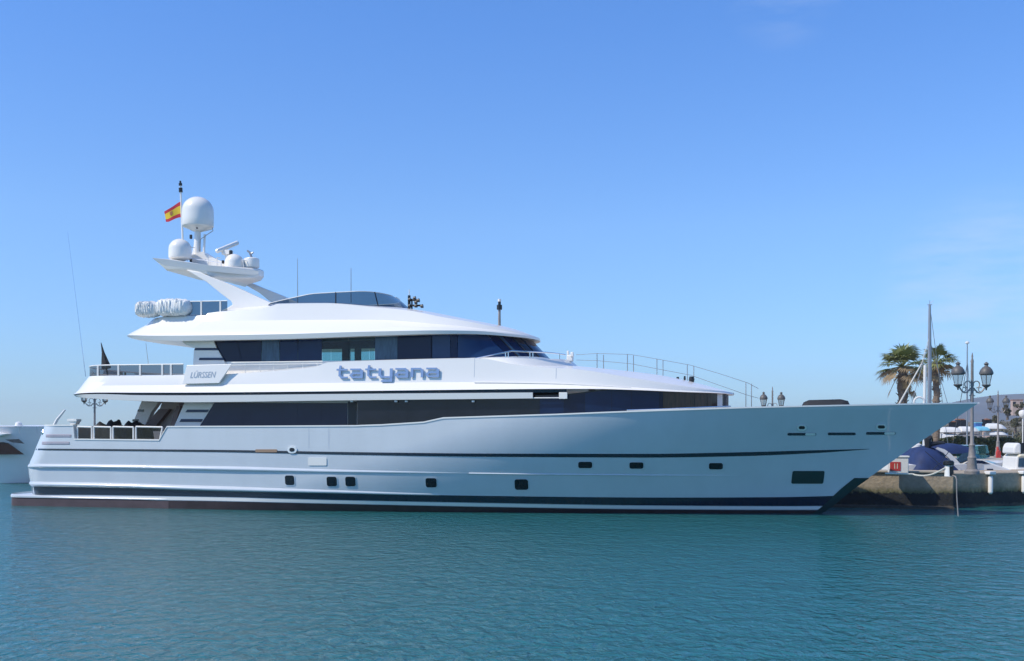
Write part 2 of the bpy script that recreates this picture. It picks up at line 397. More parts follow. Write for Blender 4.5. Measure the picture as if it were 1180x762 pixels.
# transom
mb.grid([[(aftC(z), y * hb(aftC(z), z), z) for z in [lerp(-1.1, tz[0], v / NV) for v in range(NV + 1)]] for y in (-1, -0.5, 0, 0.5, 1)])
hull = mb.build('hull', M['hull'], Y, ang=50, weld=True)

def hull_line(pts):
    q = [uz(*p) for p in pts]; cv = Curve(q); return cv, q[0][0], q[-1][0]
def usub(a, b, n=160): return [lerp(a, b, i / n) for i in range(n + 1)]
def strip(name, top, bot, m, off=0.012, parent=hull, both=False, u0=None, u1=None, n=160):
    (ct, a, b), (cb, a2, b2) = hull_line(top), hull_line(bot)
    a = a if u0 is None else u0; b = b if u1 is None else u1
    if a == 0.0 or a < 0.02: us = [0.0, 0.002, 0.006, 0.012, 0.02] + usub(0.028, b, n)
    else: us = usub(a, b, n)
    mbs = MB()
    for side in ((-1, 1) if both else (-1,)):
        mbs.grid([[hp(u, lerp(cb(u), ct(u), k / 3), off if k in (1, 2) or True else 0, side) for u in us] for k in range(4)])
    return mbs.build(name, m, parent)
# painted bands
strip('sheer_stripe', [(41, 516.8), (240, 518.4), (400, 521.0), (560, 522.8), (740, 523.2), (860, 521.2), (940, 519), (1002, 517.5)],
      [(41, 518.8), (240, 521.0), (400, 524.2), (560, 526.5), (740, 527.4), (860, 525.6), (940, 522.2), (1002, 517.8)], M['navy'], 0.012, u0=0.0)
strip('boot_stripe', [(24, 560), (110, 562), (240, 565), (400, 568.5), (560, 571.6), (740, 573.4), (900, 573), (963, 571.5)],
      [(24, 570), (110, 570.5), (240, 572.5), (400, 576.5), (560, 579.6), (740, 582.4), (900, 583.2), (955, 583)], M['navy'], 0.012, u0=0.0, u1=0.999)
strip('waterline_stripe', [(24, 571), (240, 573.2), (400, 577.2), (560, 580.4), (740, 583.2), (900, 584.0), (953, 584)],
      [(24, 574), (240, 577), (400, 580.5), (560, 583.6), (740, 586.4), (900, 587.2), (950, 587)], M['white'], 0.012, u0=0.0, u1=0.999)
# antifouling below
(cb_, a_, b_) = hull_line([(24, 574.8), (240, 577.6), (400, 581.1), (560, 584.3), (740, 587.1), (900, 587.9), (950, 587.8)])
mb = MB()
for side in (-1, 1):
    mb.grid([[hp(u, lerp(-1.0, cb_(u), k / 4), 0.010, side) for u in [0, 0.002, 0.006, 0.012, 0.02] + usub(0.028, 0.9995)] for k in range(5)])
mb.build('antifouling', M['bottom'], hull)

def rail(name, pts, h, d, taper_from, m=M['white'], parent=hull, aft_d=None):
    cv, a, b = hull_line(pts); mbs = MB()
    us = [0.0, 0.002, 0.006, 0.012, 0.02] + usub(0.028, b) if a < 0.03 else usub(a, b)
    for side in (-1,):
        rows = []
        for dz, dd in ((0.62, 0.0), (0.36, 0.55), (0.10, 0.95), (-0.12, 1.0), (-0.36, 0.8), (-0.5, 0.0)):
            row = []
            for u in us:
                k = 1 - clamp((u - taper_from) / max(1e-6, b - taper_from)); k = max(k, 0.03)
                row.append(hp(u, cv(u) + dz * h * (0.25 + 0.75 * k), dd * d * k, side))
            rows.append(row)
        mbs.grid(rows)
    if a < 0.03:
        z0 = cv(0.0); s0 = aftC(z0); b0 = hb(s0, z0)
        mbs.box((s0 - d * 0.5, 0, z0), (d, 2 * b0 + 0.1, h * 0.7))
    return mbs.build(name, m, parent, ang=60)
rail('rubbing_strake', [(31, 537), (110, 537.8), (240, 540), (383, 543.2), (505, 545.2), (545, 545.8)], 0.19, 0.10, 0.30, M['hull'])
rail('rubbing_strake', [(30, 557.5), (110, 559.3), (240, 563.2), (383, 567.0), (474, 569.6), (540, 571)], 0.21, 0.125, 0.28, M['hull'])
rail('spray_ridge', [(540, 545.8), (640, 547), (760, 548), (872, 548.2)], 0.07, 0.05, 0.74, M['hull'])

# cap rail on the bulwark
mb = MB()
for side in (-1, 1):
    rows = [[], [], [], [], []]
    for u in US:
        z = ztop(u); s, y, _ = hp(u, z, 0, side); w = min(0.10, abs(y))
        for k, (dy, dz) in enumerate(((0.03, -0.02), (0.03, 0.04), (-w, 0.04), (-w, -0.02), (0.03, -0.02))):
            rows[k].append((s + (0.05 if u == 1 else 0), y + side * dy, z + dz))
    mb.grid(rows)
mb.build('cap_rail', M['white'], hull)

def hull_patch(name, px, py, w, h, m, off=0.018, round_=0.25, skew=0.0, parent=hull, sides=(-1,), frame=None):
    out = []
    def outline(w, h, rd, k=5):
        r = min(w, h) * rd; o = []
        for cx, cy, a0 in ((w/2 - r, h/2 - r, 0), (-w/2 + r, h/2 - r, 90), (-w/2 + r, -h/2 + r, 180), (w/2 - r, -h/2 + r, 270)):
            for i in range(k): a = rad(a0 + 90 * i / (k - 1)); o.append((cx + r * math.cos(a), cy + r * math.sin(a)))
        return o
    def plate(w, h, off, nm, m, par, rd):
        mbs = MB(); q = [uz(px + x + skew * y, py - y) for x, y in outline(w, h, rd)]
        cu = sum(a for a, _ in q) / len(q); cz = sum(b for _, b in q) / len(q)
        for side in sides:
            n = len(q); ring = [hp(u, z, off, side) for u, z in q]; inn = [hp(u, z, -0.05, side) for u, z in q]
            mbs.add(ring + inn + [hp(cu, cz, off, side)], [(i, (i + 1) % n, 2 * n) for i in range(n)] + [(i, n + i, n + (i + 1) % n, (i + 1) % n) for i in range(n)])
        return mbs.build(nm, m, par, smooth=False)
    if frame:
        f = plate(w + frame, h + frame, off, name + '_frame' if False else 'porthole', M['hull'], parent, round_)
        plate(w, h, off + 0.012, 'pane', m, f, round_)
        return f
    return plate(w, h, off, name, m, parent, round_)
for px, py, w, h in ((334, 553.5, 10.5, 11), (382.5, 555, 11.5, 11), (404, 555, 11.5, 11), (497, 556.5, 12.5, 10.5), (601, 558.5, 15.5, 12)):
    hull_patch('porthole', px, py, w, h, M['port'], frame=2.2, round_=0.22, skew=-0.06)
for px, py in ((674.5, 536), (733.5, 536.6), (825, 537.4)):
    hull_patch('porthole', px, py, 16, 7.2, M['port'], frame=2.0, round_=0.3)
hull_patch('anchor_pocket', 931, 550.2, 37, 14.6, M['darkgreen'], round_=0.12, skew=0.12)
for px, py, w in ((924, 493, 11), (1015.5, 492.2, 12)):
    f = hull_patch('fairlead', px, py, w, 6.6, M['chrome'], off=0.05, round_=0.5)
    hull_patch('fairlead_opening', px, py, w - 4, 3.6, M['black'], off=0.062, round_=0.5)
for px, py, w, m in ((924, 500.6, 33, 'steel'), (970, 500.2, 32, 'navy'), (1015, 499.6, 34, 'steel')):
    hull_patch('scupper_slot', px, py, w, 3.0, M['navy'], off=0.02, round_=0.45)
    if m == 'steel':
        hull_patch('scupper_lip', px + w * 0.30, py, w * 0.36, 2.8, M['chrome'], off=0.035, round_=0.45)
hull_patch('scupper_slot', 307, 519.6, 25, 3.4, M['orange'], off=0.03, round_=0.35)
hull_patch('fairlead', 337, 518.4, 11, 8, M['chrome'], off=0.05, round_=0.5)
hull_patch('fairlead_opening', 337, 518.4, 6, 4.4, M['black'], off=0.062, round_=0.5)
hull_patch('side_hatch', 366, 532, 21, 9, M['white'], off=0.03, round_=0.12)
for x0, x1, y0, y1 in ((53, 82, 500.8, 504.0), (48.5, 80, 509.2, 512.4)):
    mb = MB(); mb.grid([[hp(*uz(lerp(x0, x1, i / 16), lerp(y1, y0, k / 2)), 0.012) for i in range(17)] for k in range(3)])
    for k in (0.3, 0.7): mb.tube([hp(*uz(lerp(x0, x1, i / 16), lerp(y0, y1, k)), 0.02) for i in range(17)], 0.012, 5, 1)
    mb.build('vent_grille', [M['grille'], M['hull']], hull)
for px in (356, 379): hull_patch('door_seam', px, 505, 0.4, 24, M['greyletter'], off=0.004, round_=0.1)
# stem bar: polished shoe, its dark reflection put into the colour
mb = MB()
zs = [lerp(-0.4, loc(1000, 551, 0)[1], i / 14) for i in range(15)]
for side in (-1, 1):
    mb.grid([[(stemC(z) + 0.05 * (1 - d) - d * (0.34 + 0.17 * z), side * (hb(stemC(z) - d * (0.34 + 0.17 * z), z) + 0.02 * (d > 0)), z) for z in zs] for d in (0, 0.33, 0.66, 1)])
mb.build('stem_shoe', M['darkgreen'], hull, weld=True)

# swim platform: pale deck with a dark side
def plan_lat(s, L, sa, ra, pa, sf, rf, pf):
    k = 1.0
    if s < sa + ra: k *= max(0.0, 1 - ((sa + ra - s) / ra) ** pa) ** (1 / pa) if s > sa else 0.0
    if s > sf - rf: k *= max(0.0, 1 - ((s - sf + rf) / rf) ** pf) ** (1 / pf) if s < sf else 0.0
    return L * k
sA = loc(8.5, 577, 4.25 - 0.5)[0] - 0.25; sB = loc(192, 576, 4.3)[0]
def platform(name, z0, z1, grow, m, endpx):
    se = loc(endpx, 576, 4.35)[0]; mbs = MB()
    ss = [sA - grow + (se - sA) * (i / 60) ** 2 for i in range(61)]
    def la(s): return max(plan_lat(s, 4.33 + grow, sA - grow, 1.3, 2.6, se + 50, 1, 2), 0.0)
    for side in (-1, 1):
        mbs.grid([[(s, side * 0.0, z1(s)) for s in ss], [(s, side * max(0, la(s) - 0.06), z1(s)) for s in ss], [(s, side * la(s), z1(s) - 0.05) for s in ss],
                  [(s, side * la(s), z0(s)) for s in ss], [(s, 0.0, z0(s)) for s in ss]])
    return mbs.build(name, m, Y, ang=40, weld=True)
zt1, zt2 = loc(40, 568.4, 4.3)[1], loc(40, 573.6, 4.3)[1]
plat = platform('swim_platform', lambda s: zt2, lambda s: lerp(zt1, zt2 + 0.07, clamp(s / 6.5)), 0.0, M['hull'], 192)
o = platform('platform_skirt', lambda s: -0.4, lambda s: zt2 - 0.003, -0.03, M['skirt'], 193); o.parent = plat

# ---- main deck
def deck(name, z, a, b, m, parent=Y):
    mbs = MB(); us = usub(a, b, 60)
    mbs.grid([[(su(u, z), k * max(0, hb(su(u, z), z) - 0.08), z) for u in us] for k in (-1, 0, 1)])
    return mbs.build(name, m, parent)
zdeck = loc(300, 511, 4.3)[1]
deck('main_deck', zdeck, 0.004, 0.62, M['teak'])
deck('foredeck', loc(900, 492, 2.0)[1], 0.62, 0.985, M['teak'])

# ---- generic row lofts for the superstructure
class Row:
    def __init__(s, pts, L, sa, ra, pa, sf, rf, pf, off=0.0, relax=0.6):
        s.L, s.sa, s.ra, s.pa, s.sf, s.rf, s.pf, s.off = L, sa, ra, pa, sf, rf, pf, off
        q = []
        for px, py in pts:
            lat = L(0) if callable(L) else L
            for i in range(20):
                S, z = loc(px, py, lat); n = s.lat(clamp(S, sa + 0.001, sf - 0.001))
                if S < sa + ra: n = max(n, (L(S) if callable(L) else L) - 0.42 * ra * 0.9)
                lat = lerp(lat, n, 0.5)
            q.append((S, z))
        s.z = Curve(q)
    def lat(s, S):
        L = s.L(S) if callable(s.L) else s.L
        return max(0.0, plan_lat(S, L, s.sa, s.ra, s.pa, s.sf, s.rf, s.pf) * (L + s.off) / L)
    def p(s, S, side=-1, off=0.0): return (S, side * (s.lat(S) + off), s.z(S))
    def pu(s, u, side=-1, off=0.0): return s.p(lerp(s.sa, s.sf, u), side, off)
UU = sorted(set([0.5 - 0.5 * math.cos(math.pi * i / 70) for i in range(71)] + [0.0003, 0.001, 0.003, 0.006, 0.994, 0.997, 0.999, 0.9997]))
def loft(name, rows, m, parent, close_top=True, close_bot=True, extra=(), ang=30, mids=None):
    us = sorted(set(UU + list(extra))); mbs = MB()
    for side in (-1, 1):
        g = [[r.pu(u, side) for u in us] for r in rows]
        if mids:                                 # crowned top: extra rows up to a ridge row on the centreline
            R = rows[-1]
            for t in (0.25, 0.5, 0.75, 1.0):
                row = []
                for u in us:
                    S = lerp(R.sa, R.sf, u); Sm = lerp(lerp(R.sa, R.sf, u), lerp(mids.sa, mids.sf, u), t)
                    k = math.sin(t * math.pi / 2); row.append((Sm, side * R.lat(S) * (1 - t), lerp(R.z(S), max(mids.z(Sm), R.z(S) - 0.5), k)))
                g.append(row)
        elif close_top: g.append([(lerp(rows[-1].sa, rows[-1].sf, u), 0, rows[-1].pu(u)[2]) for u in us])
        if close_bot: g.insert(0, [(lerp(rows[0].sa, rows[0].sf, u), 0, rows[0].pu(u)[2]) for u in us])
        mbs.grid(g)
    return mbs.build(name, m, parent, ang=ang, weld=True)
def aft_tip(px, py, L, r): return loc(px, py, L - 0.4 * r)[0] - 0.2 * r

# ---- upper deck band, running forward into the coachroof
LU = 4.35
sfU = loc(846, 454, 0.3)[0]
rfU = sfU - loc(640, 450, 4.3)[0]
def bandrow(pts, off, tip, sf=sfU, rf=rfU): return Row(pts, LU, aft_tip(tip[0], tip[1], LU, 2.4), 2.4, 2.3, sf, rf, 2.0, off)
yb = [(79.5, 455.2), (113, 452.5), (162, 452.6), (240, 452.4), (400, 450.8), (500, 449.6), (613, 448.4), (690, 448.3), (728, 449.4), (800, 452.2), (846, 454.8)]
rB0 = bandrow([(x, y + 0.5) for x, y in yb], -0.45, (84, 453))
rB1 = bandrow(yb, 0.0, (79.5, 455))
rB2 = bandrow([(83, 450.5), (113, 444.5), (240, 443.4), (400, 441.2), (545, 440.5), (640, 441.8), (728, 446.4), (800, 450.8), (846, 453.9)], -0.34, (81, 451))
rB3 = bandrow([(97, 440), (113, 439.8), (240, 438), (400, 436), (545, 435), (640, 436.5), (728, 441.5), (800, 448), (846, 453.5)], -0.38, (88, 441))
rB4 = bandrow([(103, 433.6), (150, 433.2), (262, 431.2), (300, 428.8), (330, 426.2), (360, 423.2), (370, 420.5), (377, 417.6), (400, 416.6), (470, 414.4), (545, 412.8), (560, 413.6), (575, 416.5), (590, 419.5), (630, 423.5), (668, 426), (728, 435.5), (800, 446.5), (846, 453.2)], -0.46, (92, 434))
ridge = Row([(103, 433.6), (262, 431.2), (400, 416.6), (545, 412.8), (600, 419.5), (668, 422), (689, 424), (730, 428), (762, 432), (801, 440.4), (831, 448.4), (846, 453)], 0.6, aft_tip(103, 434, LU, 2.4), 0.3, 2, sfU, 0.3, 2.0, 0.0)
exu = [(loc(x, 420, 3.8)[0] - rB4.sa) / (rB4.sf - rB4.sa) for x in (262, 300, 330, 350, 360, 365, 370, 373, 377, 385, 545, 555, 560, 570, 575, 585, 590)]
upper = loft('upper_deck', [rB0, rB1, rB2, rB3, rB4], M['white'], Y, mids=ridge, extra=exu, ang=24)
# recessed dark stripe and the lip hanging below it
sL0, sL1 = rB1.sa + 0.15, loc(614, 456, 4.3)[0]
def liprow(pts, off, tip): return Row(pts, LU, aft_tip(tip[0], tip[1], LU, 2.4), 2.4, 2.3, sL1 + 30, 1, 2, off)
rl1 = liprow([(80, 456), (113, 454.2), (162, 455.5), (240, 455.6), (400, 454.0), (613, 452.4)], -0.03, (80, 456))
rl2 = liprow([(82, 457), (102, 459), (162, 462.2), (225, 463.6), (400, 461.4), (613, 459.2)], -0.06, (82, 457))
def part_loft(name, rows, offs, s1, m, parent, s0=None):
    mbs = MB()
    for side in (-1, 1):
        g = []
        for r, of in zip(rows, offs):
            a = r.sa if s0 is None else s0
            g.append([(lerp(a, s1, u), side * max(0, r.lat(lerp(a, s1, u)) + of), r.z(lerp(a, s1, u))) for u in UU])
        mbs.grid(g)
    return mbs.build(name, m, parent, ang=40)
part_loft('dark_stripe', [rB1, rl1], (-0.10, -0.10), loc(653, 452, 4.2)[0], M['navy'], upper, s0=loc(108, 453, 3.6)[0])
part_loft('deck_lip', [rl1, rl1, rl2, rl2], (-0.4, 0, 0, -0.9), sL1, M['white'], upper)
for side in (-1, 1):
    mb = MB(); a = loc(649, 456, 4.25); mb.box((a[0], side * 4.22, a[1]), (0.36, 0.12, 0.28))
    b = loc(631, 458.6, 4.25); mb.box((b[0], side * 4.22, b[1]), (1.4, 0.08, 0.05))
    mb.build('lip_bracket', M['white'], upper, bevel=0.01)
# handrail line along the coachroof edge
for side in (-1, 1):
    mb = MB(); P = [Vector((q[0], side * (rB1.lat(q[0]) + 0.03), q[1] )) for q in [loc(x, y, 4.2) for x, y in ((546, 444.6), (640, 445.6), (727, 446.6))]]
    P = [Vector((s, side * (rB2.lat(s) + 0.06), rB2.z(s) - 0.02)) for s in np.linspace(loc(546, 444, 4.2)[0], loc(727, 446, 3.8)[0], 14)]
    mb.tube(P, 0.028, 6); mb.build('grab_rail', M['white'], upper)

# the yacht's name in raised letters
def band_pt(s, v, off):
    a = Vector(rB3.p(s)); b = Vector(rB4.p(s)); p = a + (b - a) * v
    return (p.x, p.y - off, p.z + off * 0.1)
STROKES = {'t': [[(0.28, 1.42), (0.22, 0.95), (0.22, 0.25), (0.42, 0.0), (0.92, 0.0)], [(0.0, 0.98), (0.86, 0.98)]],
           'a': [[(0.06, 1.0), (0.72, 1.0), (0.88, 0.82), (0.88, 0.0), (0.18, 0.0), (0.04, 0.25), (0.18, 0.5), (0.86, 0.5)]],
           'y': [[(0.06, 1.0), (0.06, 0.25), (0.22, 0.0), (0.86, 0.0)], [(0.88, 1.0), (0.88, -0.5), (0.25, -0.5)]],
           'n': [[(0.06, 0.0), (0.06, 1.0), (0.70, 1.0), (0.88, 0.82), (0.88, 0.0)]]}
mb = MB(); lay = 0
for ch, x0, x1 in (('t', 390, 401.5), ('a', 405, 419), ('t', 423, 434.5), ('y', 438, 453), ('a', 457, 471), ('n', 475, 488.5), ('a', 492.5, 506.5)):
    yb0 = 435.6 - (x0 - 390) * 0.012; xh = 9.2; wpx = (x1 - x0) / 0.95
    for st in STROKES[ch]:
        for (ax, ay), (bx, by) in zip(st[:-1], st[1:]):
            d = Vector((bx - ax, by - ay)); l = d.length; d /= l; n = Vector((-d.y, d.x)); th = 0.105; lay += 1
            cs = [Vector((ax, ay)) - d * th * 0.8 + n * th, Vector((ax, ay)) - d * th * 0.8 - n * th, Vector((bx, by)) + d * th * 0.8 - n * th, Vector((bx, by)) + d * th * 0.8 + n * th]
            q = []
            for c_ in cs:
                s, z = loc(x0 + c_.x * wpx, yb0 - c_.y * xh, 3.9)
                za, zb = rB3.z(s), rB4.z(s); v = (z - za) / (zb - za); q.append((s, v))
            o1, o2 = 0.05, 0.09 + 0.0012 * (lay % 7)
            vs = [band_pt(s, v, o2) for s, v in q] + [band_pt(s, v, o1) for s, v in q]
            mb.add(vs, [(0, 1, 2, 3), (7, 6, 5, 4), (0, 4, 5, 1), (1, 5, 6, 2), (2, 6, 7, 3), (3, 7, 4, 0)])
mb.build('name_lettering', M['letter'], upper, smooth=False)

# small lights under the lip, seams in the band
for px in (405, 456, 468, 545):
    q_ = loc(px, 462.2, 4.2); mb = MB(); mb.tube([(q_[0], -4.16, q_[1] + 0.02), (q_[0], -4.16, q_[1] - 0.05)], 0.07, 10); mb.build('deck_light', M['whitepl'], upper)
for px, y0, y1 in ((547, 414.5, 440), (641, 425, 441)):
    mb = MB(); S_ = loc(px, 430, 3.9)[0]
    a_, b_ = Vector(rB3.p(S_)), Vector(rB4.p(S_)); w_ = 0.008
    mb.add([a_ + Vector((-w_, -0.003, 0)), a_ + Vector((w_, -0.003, 0)), b_ + Vector((w_, -0.003, 0)), b_ + Vector((-w_, -0.003, 0))], [(0, 1, 2, 3)]); mb.build('panel_seam', M['greyletter'], upper)

# builder's plate on the aft bulwark
q = [pt(215.5, 421, 4.06), pt(267.5, 419.8, 4.06), pt(252.5, 441.6, 4.14), pt(210.5, 442.6, 4.14)]
mb = MB()
mb.add([p + Vector((0, -0.03, 0)) for p in q] + [p + Vector((0, 0.06, 0)) for p in q], [(0, 1, 2, 3), (7, 6, 5, 4), (0, 4, 5, 1), (1, 5, 6, 2), (2, 6, 7, 3), (3, 7, 4, 0)])
plate = mb.build('name_plate', M['white'], upper, smooth=False, bevel=0.012)
def text_mesh(name, body, a, b, height, m, parent, depth=0.02, normal=None, squeeze=None):
    cu = bpy.data.curves.new(name, 'FONT'); cu.body = body; cu.size = 1.0; cu.extrude = 0.02; cu.align_x = 'LEFT'
    t = bpy.data.objects.new(name + '_src', cu); COL.objects.link(t)
    bpy.context.view_layer.update()
    me = bpy.data.meshes.new_from_object(t.evaluated_get(bpy.context.evaluated_depsgraph_get()))
    bpy.data.objects.remove(t); bpy.data.curves.remove(cu)
    xs = [v.co.x for v in me.vertices]; x0, x1 = min(xs), max(xs)
    A, B = Vector(a), Vector(b); ex = (B - A); ez = Vector(height); en = ex.cross(ez).normalized()
    for v in me.vertices:
        k = (v.co.x - x0) / (x1 - x0); v.co = A + ex * k + ez * (v.co.y / 0.72) + en * (depth * (0.5 if v.co.z < 0 else 1.0))
    me.materials.append(m); o = bpy.data.objects.new(name, me); COL.objects.link(o); o.parent = parent
    return o
a, b = pt(219.5, 435.6, 4.12), pt(247.5, 435.0, 4.12); hgt = pt(221.5, 428.6, 4.09) - a
text_mesh('plate_lettering', 'LÜRSSEN', a + Vector((0, -0.035, 0)), b + Vector((0, -0.035, 0)), hgt, M['greyletter'], plate, depth=0.004)

# aft upper-deck balustrade: posts, glass, top rail
def rowpath(r, s0, s1, dz, n=40, off=0.0, side=-1):
    return [Vector((s, side * max(0, r.lat(s) + off), r.z(s) + dz)) for s in np.linspace(s0, s1, n)]
hz = loc(150, 421, 3.7)[1] - loc(150, 433.4, 3.7)[1]
s1b = loc(213, 425, 3.7)[0]
def arc(r, s1, off, n=70):                       # around the stern, from port to starboard
    ss = [r.sa + (s1 - r.sa) * (i / n) ** 2 for i in range(n + 1)]
    return [(s, -max(0, r.lat(s) + off)) for s in ss][::-1] + [(s, max(0, r.lat(s) + off)) for s in ss][1:]
mb = MB(); A_ = arc(rB4, s1b, -0.06); zt = rB4.z(s1b)
mb.grid([[(s, y, zt + 0.02) for s, y in A_], [(s, y, zt + hz - 0.03) for s, y in A_]])
bal = mb.build('glass_balustrade', M['smoke2'], Y)
mb = MB(); mb.tube([(s, y, zt + hz) for s, y in A_], 0.032, 8); mb.build('top_rail', M['whitepl'], bal)
for px in (113, 138, 163, 188.5, 198.5):
    for side in (-1, 1):
        s = loc(px, 428, 3.75)[0]; mb = MB(); mb.box((s, side * (rB4.lat(s) - 0.05), zt + hz / 2), (0.09, 0.09, hz)); mb.build('post', M['whitepl'], bal)
# walkway rail forward of the plate
zr = loc(300, 417.6, 3.7)[1]
for side in (-1, 1):
    mb = MB(); a = loc(267, 418, 3.7)[0]; b = loc(372, 418, 3.7)[0]
    for z_, r in ((zr, 0.03), (zr - 0.12, 0.018)): mb.tube([(a, side * 3.72, z_), (b, side * 3.72, z_ + (0.0 if r > 0.02 else 0.02))], r, 8)
    for px in (283, 300, 316, 332, 349, 366):
        s = loc(px, 418, 3.7)[0]; mb.tube([(s, side * 3.72, rB4.z(s) - 0.1), (s, side * 3.72, zr)], 0.018, 6)
    mb.build('walkway_rail', M['whitepl'], Y)

# ---- main deck house
LM = 3.25
zmb, zmt = zdeck, loc(300, 463, 3.4)[1]
sMa, sMm = loc(203, 478, LM)[0], loc(411, 478, 4.0)[0]
mb = MB()
lo = (loc(200, 491.5, LM)[0], zmb); 
for side in (-1, 1):
    mb.prism([(lo[0] - 0.35, zmb), (sMm, zmb), (sMm, zmt + 0.1), (loc(214, 463.5, LM)[0], zmt + 0.1)], side * (LM - 0.08), side * LM)
mb.box(((sMa + sMm) / 2 + 0.6, 0, zmt + 0.06), (sMm - sMa, 2 * LM - 0.2, 0.06))
mb.box((sMa + 1.2, 0, (zmb + zmt) / 2), (0.08, 2 * LM - 0.2, zmt - zmb))
house = mb.build('main_house', M['white'], Y, smooth=False)
def flat_pane(name, quad, lat, m, parent, th=0.02, sides=(-1,), gap=0.0):
    mbs = MB(); q = [loc(x, y, lat) for x, y in quad]
    for side in sides: mbs.prism(q, side * lat, side * (lat + th))
    return mbs.build(name, m, parent, smooth=False)
# aft saloon windows: one long navy run of panes with hairline gaps
cuts = [(247, 230), (285, 279), (318, 316), (343, 343), (371, 371), (400.5, 400.5)]
for (ta, ba), (tb, bb) in zip(cuts[:-1], cuts[1:]):
    flat_pane('window', [(ta + 0.05, 464.5), (tb - 0.05, 464.5), (bb - 0.05, 497), (ba + 0.05 - (ta - ba) * 0.2, 497)], LM, M['glass2'], house)
flat_pane('door_pillar', [(401, 463), (411, 463), (411, 497), (401, 497)], LM + 0.01, M['black'], house)
for y0, y1, xa, xb in ((472.2, 475.2, 216, 241), (483.0, 486.4, 209, 234)):
    flat_pane('vent_slit', [(xa, y0), (xb, y0), (xb - 2, y1), (xa - 2, y1)], LM + 0.004, M['slit'], house, 0.03)
# forward part, full beam, wrapping round the front
LF = 4.02
sHf = loc(839.5, 460, 0.3)[0]
def hrow(pts, off): return Row(pts, LF, sMm, 0.02, 2, sHf, sHf - loc(640, 460, 4.0)[0], 2.0, off)
rh0 = hrow([(411, 505), (640, 497), (800, 488), (839, 486)], 0.0)
rh1 = hrow([(411, 458), (640, 455), (720, 447), (800, 450), (839, 453)], 0.0)
front = loft('forward_house', [rh0, rh1], M['glass3'], Y)
def wrap_pane(name, lo, hi, sa_lo, sb_lo, sa_hi, sb_hi, v0, v1, m, parent, off=0.015, n=10, sides=(-1,)):
    mbs = MB()
    for side in sides:
        g = []
        for v in (v0, (v0 + v1) / 2, v1):
            row = []
            for i in range(n + 1):
                t = i / n; a = Vector(lo.p(lerp(sa_lo, sb_lo, t), side)); b = Vector(hi.p(lerp(sa_hi, sb_hi, t), side)); p = a.lerp(b, v)
                row.append((p.x, p.y + side * off, p.z))
            g.append(row)
        mbs.grid(g)
    o = mbs.build(name, m, parent)
    return o
def sx(px, py, lat): return loc(px, py, lat)[0]
def s_on(row, px, py=460):
    lat = 3.5
    for i in range(20): lat = lerp(lat, row.lat(clamp(loc(px, py, lat)[0], row.sa + 0.01, row.sf - 0.001)), 0.5)
    return loc(px, py, lat)[0]
fc = [(413, 'glass3'), (448, 'glass3'), (470, 'glass3'), (516, 'glass3'), (548, 'glass3'), (600, 'glass3'), (622, 'glass2'), (650, 'glass'), (674, 'glass2'), (705, 'glass2'), (728, 'glass2'), (760, 'glass'), (764, 'brownglass'), (800, 'brownglass'), (815, 'brownglass'), (827, None)]
for (p0, m_), (p1, _) in zip(fc[:-1], fc[1:]):
    a, b = s_on(rh0, p0 + 0.25), s_on(rh0, p1 - 0.25)
    wrap_pane('window', rh0, rh1, a, b, a, b, 0.05, 0.96, M[m_], front, 0.016)
a, b = s_on(rh0, 826.6), s_on(rh0, 832.6)
wrap_pane('corner_pillar', rh0, rh1, a, b, a, b, 0.0, 1.0, M['white'], front, 0.03)
wrap_pane('window', rh0, rh1, s_on(rh0, 833.2), sHf - 0.002, s_on(rh0, 833.2), sHf - 0.002, 0.05, 0.94, M['glass3'], front, 0.016)
# bulwark-top grab rail by the forward windows
for side in (-1, 1):
    mb = MB(); P = []
    for x, y in ((722, 475.2), (722.6, 472.6), (760, 471.6), (800, 470.0), (842, 468.4)):
        s, z = on_hull(x, y); P.append((s, side * (hb(s, z) - 0.05), z))
    mb.tube(P, 0.03, 8); mb.build('bulwark_rail', M['steel'], Y)

# aft main deck: stair housing, slanted fin, panels
mb = MB(); fin_lat = 0.6
mb.prism([loc(x, y, fin_lat) for x, y in ((163, 462), (184, 462), (174, 476), (166, 495), (148, 497), (155, 482))], -fin_lat, -fin_lat + 0.35)
fin = mb.build('stair_fin', M['white'], Y, smooth=False, bevel=0.03)
for y, x0, x1 in ((473.2, 159, 166), (484.4, 153, 160)):
    mb = MB(); mb.prism([loc(x, y_, fin_lat) for x, y_ in ((x0, y - 1.2), (x1, y - 1.2), (x1 - 0.6, y + 1.4), (x0 - 0.6, y + 1.4))], -fin_lat - 0.02, -fin_lat + 0.1)
    mb.build('vent_slit', M['navy'], fin, smooth=False)
mb = MB(); mb.prism([loc(x, y, 1.2) for x, y in ((183, 471.5), (195, 471.5), (176, 495), (163, 495))], -1.2, -0.7)
mb.build('stair_side', M['brownpanel'], Y, smooth=False)
mb = MB(); mb.prism([loc(x, y, 0.9) for x, y in ((187, 462), (208, 462), (196, 497), (175, 497))], -0.88, -0.4)
mb.build('stair_housing', M['beige'], Y, smooth=False)
mb = MB(); mb.prism([loc(x, y, 2.6) for x, y in ((203.5, 468), (208, 468), (200, 495), (194.5, 495))], -2.6, -2.2)
mb.build('stair_side', M['brownpanel'], Y, smooth=False)

